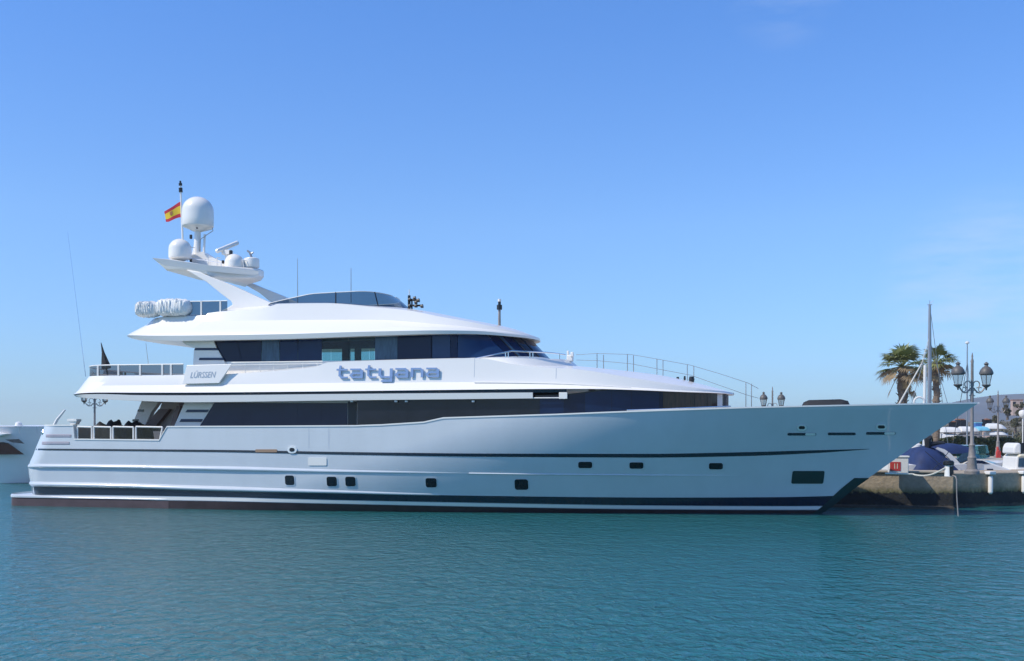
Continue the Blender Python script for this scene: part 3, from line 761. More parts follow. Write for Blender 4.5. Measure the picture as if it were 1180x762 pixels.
# aft bulwark frames with glass
for x0, x1, sk in ((88.5, 105, 0), (107.5, 127, 0), (129.5, 153, 0), (156, 186.5, -3)):
    lat = 4.18
    for side in (-1, 1):
        c = [loc(x, y, lat) for x, y in ((x0, 507), (x1 + sk, 507.4), (x1, 492.4), (x0, 491.8))]
        mb = MB(); P = [(s, side * (lat - 0.06), z) for s, z in c]
        for i in range(4): mb.tube([P[i], P[(i + 1) % 4]], 0.042, 8)
        fr = mb.build('bulwark_frame', M['white'], Y)
        mb = MB(); mb.add([Vector(p) for p in P], [(0, 1, 2, 3)]); mb.build('pane', M['smoke2'], fr)
# quarter post and steel horn
mb = MB(); s, z = loc(86, 506, 4.0); s2, z2 = loc(86, 485, 4.0)
mb.tube([(s, -4.0, z), (s, -4.0, z2)], [0.14, 0.11], 12); mb.box((s - 0.02, -4.0, z2 + 0.02), (0.50, 0.4, 0.12)); mb.box((s, -4.0, z2 - 0.1), (0.30, 0.28, 0.16), taper=1.3)
mb.build('capstan', M['white'], Y, bevel=0.01)
mb = MB(); s, z = loc(51, 498, 3.9); mb.lathe((s - 0.05, -3.75, z - 0.16), [(0.05, 0), (0.2, 0.05), (0.22, 0.16), (0.16, 0.27), (0.04, 0.32)], 14)
mb.build('mooring_roller', M['steel'], Y)

# ---- upper deck house and wheelhouse
LH = 3.15
sUa = loc(222, 400, LH)[0]
def urow(pts, sf, rf): return Row(pts, LH, sUa, 0.02, 2, sf, rf, 2.2, 0.0)
ru0 = urow([(222, 437), (545, 428), (631, 421)], loc(634, 419, 0.5)[0], loc(634, 419, 0.5)[0] - loc(545, 419, LH)[0])
ru1 = urow([(222, 417.2), (370, 416.2), (545, 412.5), (631, 413)], loc(631, 413, 0.5)[0], loc(631, 413, 0.5)[0] - loc(548, 413, LH)[0])
ru2 = urow([(222, 391), (370, 388.5), (545, 385), (606, 387)], loc(606, 388, 0.5)[0], loc(606, 388, 0.5)[0] - loc(510, 387, LH)[0])
# white sill below, dark glass above; roofed over so the interior is dark
uh = loft('upper_house', [ru0, ru1], M['white'], Y, close_top=False)
def uu(px, py, row): return s_on(row, px, py)
panes = [((245, 260), (272, 279), 'glass'), ((272.6, 279.6), (301, 301), 'glass'), ((301.6, 301.6), (322, 322), 'curtain'), ((322.6, 322.6), (343, 343), 'glass2'), ((343.6, 343.6), (371, 371), 'glass2'),
         ((371.6, 371.6), (401.5, 401.5), 'clear'), ((402.1, 402.1), (431.5, 431.5), 'clear'), ((432.1, 432.1), (458, 458), 'curtain'), ((458.5, 458.5), (497, 497), 'glass'),
         ((498, 498), (519, 519), 'glass4'), ((519.5, 519.5), (527, 527), 'glass'), ((527.5, 527.5), (560, 586), 'glass4')]
for (ta, ba), (tb, bb), m_ in panes:
    wrap_pane('window', ru1, ru2, s_on(ru1, ba, 414), s_on(ru1, bb, 414), s_on(ru2, ta, 389), s_on(ru2, tb, 389), 0.0, 1.0, M[m_], uh, 0.0, 12, (-1,))
    wrap_pane('window', ru1, ru2, s_on(ru1, ba, 414), s_on(ru1, bb, 414), s_on(ru2, ta, 389), s_on(ru2, tb, 389), 0.0, 1.0, M['clear' if 270 < ta < 420 else m_], uh, 0.0, 12, (1,))
# windscreen panes right round the front
def front_pane(u0, u1, m_):
    a0, a1 = lerp(s_on(ru1, 586.6, 414), ru1.sf, u0), lerp(s_on(ru1, 586.6, 414), ru1.sf, u1)
    b0, b1 = lerp(s_on(ru2, 560.6, 389), ru2.sf, u0), lerp(s_on(ru2, 560.6, 389), ru2.sf, u1)
    for sd in (-1, 1): wrap_pane('windscreen_pane', ru1, ru2, a0, a1, b0, b1, 0.0, 1.0, M[m_], uh, 0.0, 10, (sd,))
for u0, u1, m_ in ((0.0, 0.27, 'glass'), (0.275, 0.36, 'curtain'), (0.365, 0.62, 'glass'), (0.63, 0.83, 'glass3'), (0.84, 0.9999, 'glass')): front_pane(u0, u1, m_)
for uq in (0.27, 0.625, 0.835):
    for side in (-1, 1):
        mb = MB(); a0 = lerp(s_on(ru1, 586.6, 414), ru1.sf, uq); b0 = lerp(s_on(ru2, 560.6, 389), ru2.sf, uq)
        mb.tube([ru1.p(a0, side, 0.02), ru2.p(b0, side, 0.02)], 0.035, 6); mb.build('windscreen_mullion', M['black'], uh)
# interior: dark core with a gap where the far windows show through
zf, zc = ru1.z(sUa + 5), ru2.z(sUa + 5)
sg0, sg1 = sx(371, 400, LH) - 3.2, sx(432, 400, LH) + 0.3
mb = MB()
mb.box(((sUa + 1.2 + sg0) / 2, 0, (zf + zc) / 2), (sg0 - sUa - 1.2, 2 * LH - 0.35, zc - zf + 0.4))
mb.box(((sg1 + sx(500, 400, LH)) / 2, 0, (zf + zc) / 2), (sx(500, 400, LH) - sg1, 2 * LH - 0.35, zc - zf + 0.4))
for pxa, pxb in ((394.5, 403.5), (409.0, 416.0)):
    a, b = sx(pxa, 400, 1.5), sx(pxb, 400, 1.5); mb.box(((a + b) / 2, -1.5, (zf + zc) / 2), (b - a, 0.1, zc - zf))
mb.box(((sg0 + sg1) / 2, -1.5, zc - 0.12), (sg1 - sg0, 0.1, 0.62)); 
mb.box(((sg0 + sg1) / 2, 0, zf - 0.02), (sg1 - sg0, 2 * LH - 0.4, 0.06))
mb.build('interior', M['glass'], uh, smooth=False)
# aft wing walls with slits
for side in (-1,):
    pass
flat_pane('wing_wall', [(208, 391), (246, 391), (250, 401), (223, 401), (214, 397)], LH + 0.05, M['white'], uh, 0.06)
flat_pane('wing_wall', [(224, 404), (252, 404), (262, 422), (223, 422)], LH + 0.03, M['white'], uh, 0.05)
flat_pane('vent_slit', [(225, 401.2), (250.5, 401.2), (252, 404), (224, 404)], LH + 0.04, M['slit'], uh, 0.03)
flat_pane('vent_slit', [(230, 412.4), (257, 412.4), (258.5, 415.2), (229, 415.2)], LH + 0.09, M['slit'], uh, 0.01)
mb = MB(); mb.box((sUa + 0.15, 0, (zf + zc) / 2), (0.1, 2 * LH - 0.2, zc - zf + 0.3)); mb.build('aft_bulkhead', M['white'], uh, smooth=False)

# bulwark in front of the wheelhouse with its rail
LB = 3.6
sBf0, sBf1 = loc(668, 422, 0.6)[0], loc(656, 415, 0.6)[0]
def brow(pts, sf, off): return Row(pts, LB, loc(548, 414, 3.7)[0], 0.02, 2, sf, sf - loc(575, 415, 3.6)[0], 2.2, off)
rb0 = brow([(548, 420), (580, 422), (630, 425), (668, 426)], sBf0, 0.12)
rb1 = brow([(548, 413.8), (575, 412.4), (620, 413.6), (656, 415.2)], sBf1, 0.0)
loft('bridge_bulwark', [rb0, rb1], M['white'], Y)
for side in (-1, 1):
    mb = MB(); s0, s1, s2 = sx(548, 412, 3.55), sx(590, 405, 3.55), sx(655, 405, 1.0)
    ztp = loc(600, 404.4, 3.5)[1]
    P = [(s0, side * 3.6, rb1.z(s0) + 0.02), (s1, side * rb1.lat(s1), ztp)] + [(s, side * (rb1.lat(s) - 0.05), ztp - 0.02) for s in np.linspace(s1 + 0.5, rb1.sf - 0.1, 10)]
    mb.tube(P, 0.032, 8)
    for px in (583, 586, 609, 612):
        s = sx(px, 408, 3.5); mb.tube([(s, side * (rb1.lat(s) - 0.03), rb1.z(s) - 0.05), (s, side * (rb1.lat(s) - 0.03), ztp - (0.05 if px < 590 else 0.01))], 0.022, 6)
    s = rb1.sf - 0.25
    mb.tube([(s, side * rb1.lat(s), rb1.z(s)), (s, side * rb1.lat(s), ztp)], 0.025, 6)
    mb.build('bridge_rail', M['steel'], Y)
mb = MB(); s, z = loc(657, 413, 0.6)
mb.box((s, -0.6, z), (0.28, 0.3, 0.30)); mb.box((s + 0.12, -0.75, z + 0.16), (0.14, 0.14, 0.22)); mb.box((s - 0.1, -0.6, z + 0.25), (0.1, 0.1, 0.2))
mb.build('searchlight', M['whitepl'], Y, bevel=0.03)
# wire rail on the port side of the coachroof
mb = MB(); pp = []
for (xa, xb, yt, yb2) in ((688, 695.5, 407.6, 426), (723, 730, 408.2, 430), (757, 764, 414, 437), (792, 799.5, 420, 444), (859.5, 866, 441, 470)):
    for x in (xa, xb):
        a = pt(x, yb2, -1.0); b = pt(x, yt + (x - xa) * 0.2, -1.0); mb.tube([a, b], 0.020, 6)
for k in (0.0, 0.5):
    P = []
    for x, yt, yb2 in ((664, 409, 421), (688, 407.4, 424), (727, 408.6, 430), (760, 414.4, 437), (796, 421, 444), (830, 431, 458), (862, 441.5, 470), (874, 448, 470)):
        P.append(pt(x, lerp(yt, yb2, k), -1.0))
    mb.tube(P, 0.011, 5)
mb.build('wire_rail', M['alu'], Y)
mb = MB()
for x, y0, y1, r in ((781, 440, 434.5, 0.07), (789, 442, 433.5, 0.05), (797, 443, 434, 0.13)):
    a = pt(x, y0, 0.4); b = pt(x, y1, 0.4); mb.tube([a, a.lerp(b, 0.6), b], [r * 0.6, r, r * 0.8], 8)
mb.build('deck_fitting', M['black'], Y)
# tender cover on the foredeck
mb = MB(); c0 = pt(920, 470, 0.4); c1 = pt(981, 467, 0.4); zt = loc(950, 461.8, 0.4)[1]
prof = [(0.0, 0.0), (0.04, 0.62), (0.10, 0.9), (0.2, 1.0), (0.8, 1.0), (0.92, 0.92), (0.97, 0.66), (1.0, 0.0)]
g = []
for yk, hk in ((-0.7, 0.0), (-0.66, 0.75), (-0.5, 1.0), (0.1, 1.03), (0.6, 0.98), (0.75, 0.0)):
    g.append([(lerp(c0.x, c1.x, t), -0.4 + yk, lerp(c0.z - 0.6, zt + 0.02 + 0.05 * (t - 0.5), h * hk)) for t, h in prof])
mb.grid(g); mb.build('hatch_cover', M['darkcanvas'], Y, ang=60)

# ---- sun deck / roof
LR = 3.95
sRf = loc(620, 390.5, 0.3)[0]; rRf = sRf - loc(478, 386, LR)[0]
def rrow(pts, off, tip, sf=sRf): return Row(pts, LR, aft_tip(tip[0], tip[1], LR, 2.2), 2.2, 2.4, sf, rRf - (sRf - sf), 2.0, off)
rR0 = rrow([(144, 389), (174, 392), (208, 393.2), (320, 391.2), (428, 387.6), (548, 385.4), (591, 388.2), (619, 392)], -0.5, (150, 390))
rR1 = rrow([(142.5, 388), (174, 391.6), (208, 393), (320, 391), (428, 387.2), (548, 385.2), (591, 388), (619, 391.8)], -0.05, (144, 388))
rR2 = rrow([(142.5, 386.8), (174, 386.9), (320, 385.2), (428, 382.2), (548, 381.4), (591, 385.4), (620, 390.6)], 0.0, (142.3, 387))
rR3 = rrow([(147, 384), (174, 382.9), (320, 380.2), (428, 377.6), (510, 377.4), (548, 379.6), (591, 384.2), (620, 390)], -0.12, (145, 385))
rR4 = rrow([(160, 373.4), (200, 371.0), (320, 369.2), (428, 368.6), (510, 374.2), (548, 377.8), (591, 383.2), (620, 389.6)], -0.68, (158, 374.5))
rR5 = rrow([(165, 366), (238, 363.4), (240, 361), (300, 356), (322, 350.4), (374, 349.6), (434, 354.2), (469, 357.6), (510, 365.5), (545, 371.5), (591, 381.5), (620, 389.2)], -0.84, (164, 367))
rid = Row([(165, 365), (238, 362.5), (322, 349.5), (374, 349), (434, 352.5), (469, 355.3), (545, 368.8), (591, 378.3), (620, 389)], 0.6, aft_tip(164, 367, LR, 2.2), 0.3, 2, sRf, 0.3, 2)
exr = [(loc(x, 360, 3.1)[0] - rR5.sa) / (rR5.sf - rR5.sa) for x in (236, 238, 240, 242, 300, 322, 374, 434, 469)]
roof = loft('sun_deck', [rR0, rR1, rR2, rR3, rR4, rR5], M['white'], Y, mids=rid, extra=exr, ang=24)
# smoked wind screen round the flybridge
LS = 2.75
sfb, sft = loc(469, 355, 0.5)[0], loc(450, 340, 0.5)[0]
saS = loc(308, 349, LS)[0]
rs0 = Row([(308, 352), (322, 349.8), (374, 349.2), (434, 353.2), (469, 356)], LS, saS, 0.02, 2, sfb, sfb - loc(405, 350, LS)[0], 2.2, 0)
rs1 = Row([(308, 349.0), (340, 342.8), (362, 338.6), (374, 337.8), (434, 337.2), (450, 340)], LS, saS, 0.02, 2, sft, sft - loc(405, 345, LS)[0], 2.2, -0.25)
mb = MB()
for side in (-1, 1): mb.grid([[Vector(rs0.pu(u, side)).lerp(Vector(rs1.pu(u, side)), t) for u in UU] for t in (0, 0.5, 1)])
wscr = mb.build('wind_screen', M['smoke'], Y)
mb = MB()
for side in (-1, 1):
    mb.tube([Vector(rs1.pu(u, side)) for u in UU[2:-2]], 0.022, 6)
mb.build('screen_trim', M['whitepl'], wscr)
for px in (387, 436):
    s = s_on(rs0, px, 350); s2 = s_on(rs1, px - (0 if px < 400 else 4), 340)
    for side in (-1, 1): mb = MB(); mb.tube([rs0.p(s, side, 0.01), rs1.p(s2, side, 0.01)], 0.03, 6); mb.build('screen_mullion', M['black'], wscr)
# glass rail aft of the arch
c = [loc(x, y, 3.0) for x, y in ((217, 366), (262, 363), (262, 346.8), (217, 347.6))]
for side in (-1, 1):
    mb = MB(); mb.add([(s, side * 3.0, z) for s, z in c], [(0, 1, 2, 3)]); gr = mb.build('aft_glass_rail', M['smoke'], Y)
    mb = MB(); mb.tube([(c[3][0], side * 3.0, c[3][1]), (c[2][0], side * 3.0, c[2][1])], 0.025, 6); mb.build('top_rail', M['whitepl'], gr)
    for px in (232, 254):
        s, z = loc(px, 363, 3.0); mb = MB(); mb.box((s, side * 3.0, z + 0.3), (0.08, 0.06, 0.75)); mb.build('post', M['whitepl'], gr)

# ---- radar arch
zsh = loc(240, 318, 0)[1]
def sidep(pts, lat): return [loc(x, y, lat) for x, y in pts]
AL = 2.1
arch = None
mb = MB()
top_ = [(175, 297.4), (196, 298.2), (240, 305.5), (296, 309.2), (298, 311), (298, 317.5), (292, 320.8), (262, 320.6), (238, 317.6), (214, 311.6), (190, 311.4)]
def pw(px): return float(np.interp(px, (175, 200, 238, 250, 262, 298), (1.5, 2.05, 2.15, 1.7, 1.2, 0.30)))
P = [loc(x, y, pw(x)) for x, y in top_]; n = len(P); zm = sum(z for _, z in P) / n
rows = []
for yk, sc in ((-1.0, 0.55), (-0.97, 0.85), (-0.9, 1.0), (0.0, 1.0), (0.9, 1.0), (0.97, 0.85), (1.0, 0.55)):
    rows.append([(s, yk * pw(x), zc_ + (z - zc_) * sc) for (s, z), (x, y), zc_ in zip(P, top_, [float(np.interp(x, (175, 214, 298), (loc(175, 298.5, 1.2)[1], loc(214, 307, 1.7)[1], loc(298, 314, 0.5)[1]))) for x, _ in top_])])
    rows[-1].append(rows[-1][0])
mb.grid(rows); mb.add(rows[0][:-1], [tuple(range(n))]); mb.add(rows[-1][:-1], [tuple(range(n - 1, -1, -1))])
arch = mb.build('radar_arch', M['white'], Y, ang=22, weld=True)
leg = [(214, 311), (230, 313.5), (242, 318.8), (264, 327.5), (290, 339.2), (315, 350.5), (304, 359.5), (270, 361.0), (245, 362.8), (262, 354.8), (268, 351), (266, 347), (254, 338), (238, 325)]
for side in (-1, 1):
    mb = MB(); P = []
    for x, y in leg:
        lt = AL
        for _ in range(6): sx_, z_ = loc(x, y, lt); lt = AL + 0.03 * (zsh - z_)
        P.append((sx_, z_, lt))
    if side > 0: P = [(s_ + 0.75, z_, l_ + 0.3) for s_, z_, l_ in P]
    n = len(P)
    vs = [(s_, side * l_, z_) for s_, z_, l_ in P] + [(s_, side * (l_ - 0.42), z_) for s_, z_, l_ in P]
    mb.add(vs, [tuple(range(n)), tuple(range(2 * n - 1, n - 1, -1))] + [((i + 1) % n, i, n + i, n + (i + 1) % n) for i in range(n)])
    mb.build('arch_leg', M['white'], arch, smooth=False, bevel=0.03)
def dome(px, ybase, ytop, w, lat, cone=0.0, name='radome', box=False):
    s, zb = loc(px, ybase, lat); zt = loc(px, ytop, lat)[1]; D = 53.0
    r = w / F * (Vector((0, 0, CH)) - yw((s, -lat, zb))).length / 2; mbs = MB()
    prof = []
    if cone: prof += [(r * 0.35, -cone), (r * 0.6, -cone * 0.55), (r * 0.92, -0.02)]
    prof += [(r * 0.97, 0.0), (r * 0.99, 0.03)]
    hc = (zt - zb) - r * (0.93 if not box else 0.25)
    prof += [(r, max(0.06, hc * 0.5)), (r * 0.99, max(0.08, hc))]
    for i in range(1, 11): a = math.pi / 2 * i / 10; prof.append((r * 0.99 * math.cos(a) + 0.001, max(0.08, hc) + (zt - zb - max(0.08, hc)) * math.sin(a)))
    mbs.lathe((s, -lat, zb), prof, 28); return mbs.build(name, M['white'], arch, ang=60)
dome(228, 261.5, 227, 34, 0.0, 0.22)
dome(207.5, 298, 275.5, 24.5, 1.0, 0.12)
dome(270, 309, 292.8, 21, 0.6, 0.0)
dome(290, 308.5, 296.8, 17, 0.2, 0.0, 'radar_drum', True)
# mast carrying the big dome
mb = MB(); a = pt(227, 300, 0.0); b = pt(228, 262, 0.0)
mb.tube([a, b], [0.20, 0.15], 12); mb.tube([pt(235, 292, 0), pt(236, 270, 0)], 0.06, 8); mb.tube([pt(222, 296, 0), pt(228, 266, 0)], 0.06, 8)
mb.prism([loc(x, y, 0.3) for x, y in ((221, 310), (221, 294), (233, 290), (243, 296), (262, 304), (262, 310))], -0.3, 0.3)
mb.tube([pt(228, 268, 0), pt(245, 264, 0)], 0.03, 6)
mb.build('dome_mast', M['white'], arch, bevel=0.0)
for px, yb_, yt_, dx in ((218, 299, 285, 2.5), (240, 306, 296, 0), (250, 307.5, 297, 0), (281, 308, 300, -1)):
    mb = MB(); mb.tube([pt(px, yb_, 0.75), pt(px + dx, yt_, 0.75)], 0.022, 6); mb.tube([pt(px + dx, yt_, 0.75), pt(px + dx + 4, yt_ + 0.6, 0.6)], 0.02, 6); mb.build('bracket', M['whitepl'], arch)
mb = MB(); mb.tube([pt(244.5, 262, 0.1), pt(245.5, 266, 0.1), pt(238, 271, 0.1), pt(231, 276, 0.1), pt(230, 290, 0.1)], 0.018, 6); mb.build('cable', M['alu'], arch)
mb = MB(); P = [pt(x, y, 1.0) for x, y in ((216, 301), (216, 297.5), (236, 300), (255, 303.5), (255, 307.5))]; mb.tube(P, 0.018, 6); mb.build('arch_rail', M['steel'], arch)
mb = MB(); s, z = loc(262, 290, 0.4)
mb.tube([pt(262, 308, 0.4), pt(262, 290, 0.4)], 0.12, 10); mb.box((s, -0.4, z - 0.05), (0.45, 0.35, 0.22))
P0, P1 = pt(249, 290, 0.9), pt(274.5, 279.5, -0.4); mb.tube([P0, P0.lerp(P1, 0.04), P0.lerp(P1, 0.96), P1], [0.06, 0.11, 0.11, 0.06], 8)
mb.build('scanner', M['white'], arch)
mb = MB()
for px, py, w, h in ((220, 273, 2.6, 5), (266, 291, 3.4, 5), (220, 300, 2.2, 4.5), (227, 263, 1.6, 1.6), (257, 302, 2.4, 4)):
    p = pt(px, py, 0.75 if px in (220,) else 0.55); k = 52 / F; mb.box(p, (w * k, 0.12, h * k))
mb.build('signal_lamp', M['black'], arch, bevel=0.02)
mb = MB(); mb.tube([pt(290, 297, 0.2), pt(288, 291, 0.2), pt(285, 289, 0.2)], [0.05, 0.06, 0.05], 6); mb.tube([pt(288, 293, 0.2), pt(292, 291, 0.2)], 0.04, 6)
mb.build('horn', M['alu'], arch)
# ensign staff with light
mb = MB(); a, b = pt(211.5, 300, -0.8), pt(208, 214, -0.8); mb.tube([a, b], [0.06, 0.045], 8)
staff = mb.build('flag_staff', M['white'], arch)
mb = MB(); d = (b - a).normalized(); mb.tube([b, b + d * 0.12, b + d * 0.14, b + d * 0.24], [0.09, 0.09, 0.05, 0.05], 8); mb.tube([b - d * 0.34, b - d * 0.12], 0.10, 8); mb.build('staff_lamp', M['black'], staff)

# whips and poles on the yacht
def whip(name, x0, y0, x1, y1, lat, r0, r1, m):
    mbs = MB(); a, b = pt(x0, y0, lat), pt(x1, y1, lat); mid = a.lerp(b, 0.5); mbs.tube([a, mid, b], [r0, (r0 + r1) / 2, r1], 6); return mbs.build(name, m, Y)
whip('whip_antenna', 98.6, 434, 78, 268, 2.6, 0.018, 0.007, M['steel'])
whip('whip_antenna', 171, 420, 168, 395, 1.0, 0.012, 0.008, M['alu'])
whip('whip_antenna', 343, 349, 343, 298, 2.2, 0.020, 0.010, M['alu'])
whip('whip_antenna', 404.5, 349, 404.5, 309, 1.8, 0.022, 0.012, M['alu'])
pole = whip('light_pole', 575.5, 377, 575.5, 352, 0.3, 0.07, 0.06, M['lamppost'])
mb = MB(); p = pt(575.5, 357, 0.3); mb.tube([p, p + Vector((0, 0, 0.22))], 0.13, 8); mb.tube([p + Vector((0, 0, 0.22)), p + Vector((0, 0, 0.38))], 0.07, 8); mb.build('pole_lamp', M['black'], pole)
mb = MB(); mb.tube([p + Vector((0, 0, 0.38)), p + Vector((0, 0, 0.5))], 0.08, 8); mb.build('pole_cap', M['whitepl'], pole)
# cluster of horns and floodlights
mb = MB(); base = pt(471.5, 357, 0.6); k = 50 / F
mb.tube([base, base + Vector((0, 0, 17 * k))], 0.07, 8); mb.tube([base + Vector((3.4 * k, 0, 0)), base + Vector((3.4 * k, 0, 13 * k))], 0.04, 8)
for dz, l in ((5.0, 17), (11.5, 12.5)):
    mb.tube([base + Vector((0, 0, dz * k)), base + Vector((l * k, 0, dz * k - 0.02))], 0.05, 6)
for dx, dz in ((9, 3.8), (16.5, 3.2), (1, 4), (7.5, 13), (12, 10.2), (1, 11.5), (9, 8)):
    mb.tube([base + Vector((dx * k - 0.06, -0.1, dz * k)), base + Vector((dx * k + 0.06, -0.1, dz * k + 0.02))], [0.07, 0.10], 8)
fl = mb.build('floodlight_cluster', M['black'], Y)
mb = MB(); mb.tube([base + Vector((0, 0, 17 * k)), base + Vector((0, 0, 24 * k))], 0.02, 6); mb.build('thin_aerial', M['whitepl'], fl)

# things carried by the yacht --------------------------------------------------
def yobj(mbs, name, m, label, cat, group=None, **kw):
    s = min(v[0] for v in mbs.v); cx = sum(v[0] for v in mbs.v) / len(mbs.v); cy = sum(v[1] for v in mbs.v) / len(mbs.v); cz = min(v[2] for v in mbs.v)
    mbs.v = [(x - cx, y - cy, z - cz) for x, y, z in mbs.v]
    o = mbs.build(name, m, None, **kw); o.location = yw((cx, cy, cz)); o.rotation_euler = (0, 0, -YAW)
    return tag(o, label, cat, group)
def bundle(x0, x1, yb, yt, lat, seed):
    rnd = random.Random(seed); a, b = pt(x0, yb, lat), pt(x1, yb, lat); ztop_ = loc(x0, yt, lat)[1]; h = ztop_ - a.z; mbs = MB(); rows = []
    N = 34
    for i in range(N + 1):
        t = i / N; e = math.sqrt(max(0.05, 1 - abs(2 * t - 1) ** 6)); row = []
        for j in range(20):
            w = 2 * math.pi * j / 20; q = 1 + 0.09 * math.sin(i * 2.3 + j * 0.9 + seed) + rnd.uniform(-0.07, 0.07)
            cy, cz = math.cos(w), math.sin(w); cy = math.copysign(abs(cy) ** 0.6, cy); cz = math.copysign(abs(cz) ** 0.6, cz)
            row.append((lerp(a.x, b.x, t), -lat + 0.42 * cy * q * e, a.z + h / 2 + h / 2 * cz * q * e))
        row.append(row[0]); rows.append(row)
    mbs.grid(rows); mbs.add(rows[0][:-1], [tuple(range(20))]); mbs.add(rows[-1][:-1], [tuple(range(20))])
    return mbs
yobj(bundle(158, 183, 365.5, 348.6, 3.05, 3), 'covered_bundle', M['canvas'], 'crumpled white canvas bundle at the aftmost end of the sun deck', 'bundle', 'canvas bundles on the sun deck', weld=True, ang=70)
yobj(bundle(181, 220, 364.5, 345.8, 3.1, 5), 'covered_bundle', M['canvas'], 'longer white canvas bundle between the short bundle and the smoked glass rail', 'bundle', 'canvas bundles on the sun deck', weld=True, ang=70)
def lump(cx, cy, w, h, lat, seed):
    rnd = random.Random(seed); a = pt(cx - w / 2, cy, lat); b = pt(cx + w / 2, cy, lat); hh = h * 54 / F; mbs = MB(); rows = []
    n, k = 16, 8; ph = rnd.uniform(0, 6)
    for j in range(k + 1):
        row = []
        for i in range(n + 1):
            t = i / n; e = min(1, 6 * t, 6 * (1 - t), 5 * j / k, 5 * (1 - j / k))
            top = (0.72 + 0.20 * math.sin(t * 5 + ph) + 0.10 * math.sin(t * 13 + j + ph) + rnd.uniform(-0.05, 0.05)) * (0.35 + 0.65 * math.sin(math.pi / 2 * clamp(e)))
            row.append((lerp(a.x, b.x, t), -lat + lerp(-0.55, 0.55, j / k), zdeck if e == 0 else a.z + hh * top))
        rows.append(row)
    mbs.grid(rows); return mbs
yobj(lump(125, 499, 22, 17, 2.2, 11), 'covered_chair', M['darkcanvas'], 'tall black covered chair on the aft deck, just right of the far lamp post', 'chair', 'covered furniture on the aft deck', weld=True, ang=80)
yobj(lump(146, 499, 21, 15, 2.3, 12), 'covered_table', M['darkcanvas'], 'low black covered table between the black covered chair and the white slotted fin', 'table', 'covered furniture on the aft deck', weld=True, ang=80)
yobj(lump(164, 499, 15, 12, 2.1, 14), 'covered_chair', M['darkcanvas'], 'lowest black covered chair, at the foot of the white slotted fin', 'chair', 'covered furniture on the aft deck', weld=True, ang=80)
# furled dark parasol on the upper aft deck
mb = MB(); a, b = pt(124, 432, 1.6), pt(116.5, 395, 1.6); mb.tube([a.lerp(b, 0.2), a.lerp(b, 0.35), a.lerp(b, 0.7), b], [0.24, 0.2, 0.07, 0.015], 10); mb.tube([a, a.lerp(b, 0.25)], 0.04, 8)
yobj(mb, 'furled_parasol', M['darkcanvas'], 'furled black parasol leaning at the stern of the upper deck', 'parasol')
# flag
def flag():
    P0t, P0b = pt(209.2, 232.5, -0.77), pt(210.2, 251.0, -0.77); P1t, P1b = pt(188.4, 243.8, -0.6), pt(190.0, 255.4, -0.6)
    mbs = MB(); N = 16; K = 16; vs = []; bands = [0, 0.25, 0.75, 1.0]
    for j in range(K + 1):
        v = j / K
        row = []
        for i in range(N + 1):
            t = i / N; p = P0t.lerp(P1t, t).lerp(P0b.lerp(P1b, t), v); p = p + Vector((0, 0.10 * math.sin(t * 7 + v * 1.2) * t, 0.05 * math.sin(t * 6.0 + 0.4)))
            row.append(p)
        vs.append(row)
    for j in range(K):
        v = (j + 0.5) / K; mi = 0 if 0.25 < v < 0.75 else 1
        mbs.add(vs[j] + vs[j + 1], [(i, i + 1, N + 2 + i, N + 1 + i) for i in range(N)], mi)
    for (t0, t1, v0, v1, mi) in ((0.55, 0.68, 0.36, 0.64, 2),):
        q = []
        for off in (-0.015, 0.015):
            i0, i1, j0, j1 = int(t0 * N), int(t1 * N), int(v0 * K), int(v1 * K)
            q.append([vs[j0][i0] + Vector((0, off, 0)), vs[j0][i1] + Vector((0, off, 0)), vs[j1 - 1][i1] + Vector((0, off, 0)), vs[j1][(i0 + i1) // 2] + Vector((0, off, 0)), vs[j1 - 1][i0] + Vector((0, off, 0))])
        for r in q: mbs.add(r, [(0, 1, 2, 3, 4)], 2)
    return mbs
crest = mat('flag_crest', (0.45, 0.18, 0.08), 0.8)
yobj(flag(), 'flag', [M['yellow'], M['flagred'], crest], 'red and yellow striped flag with small crest, flying from the staff by the dome', 'flag', weld=True, ang=80)

# ==================================================================== SHORE
# pier at the bow: sunlit block in line with the yacht, darker face turning away beyond it
QZ = 1.70
e0 = at_height(1099, 586.4, 0.0)
left = e0 - AX * 14.0
R1 = e0 + AW * 0.9
ang2 = rad(22); far = R1 + Vector((math.cos(ang2), math.sin(ang2), 0)) * 40
dep = 5.0
mb = MB()
def slab(pts, z0, z1, mbs, mi=0):
    n = len(pts); mbs.add([(p[0], p[1], z0) for p in pts] + [(p[0], p[1], z1) for p in pts], [tuple(range(n - 1, -1, -1)), tuple(range(n, 2 * n))] + [(i, (i + 1) % n, n + (i + 1) % n, n + i) for i in range(n)], mi)
slab([left, e0, e0 + AW * dep, left + AW * dep], -2, QZ, mb)
tag(mb.build('quay_block', M['concrete'], None, smooth=False, bevel=0.05), kind='structure')
mb = MB(); slab([left - AW * 0.10, e0 - AW * 0.10, e0 + AW * 0.4, left + AW * 0.4], QZ + 0.002, QZ + 0.09, mb)
tag(mb.build('quay_coping', M['paving'], None, smooth=False, bevel=0.02), kind='structure')
mb = MB(); q0 = e0 + AW * 0.9 + AX * 0.01
slab([q0, far, far + Vector((0, 6, 0)), e0 + AW * dep + AX * 0.01], -2, QZ - 0.02, mb)
tag(mb.build('quay_wall', M['concrete'], None, smooth=False, bevel=0.05), kind='structure')
mb = MB(); slab([left, e0 - AX * 0.05, e0 - AX * 0.05 - AW * 0.55, left - AW * 0.55], -1, 0.12, mb)
tag(mb.build('quay_footing', M['concrete'], None, smooth=False, bevel=0.04), kind='structure')
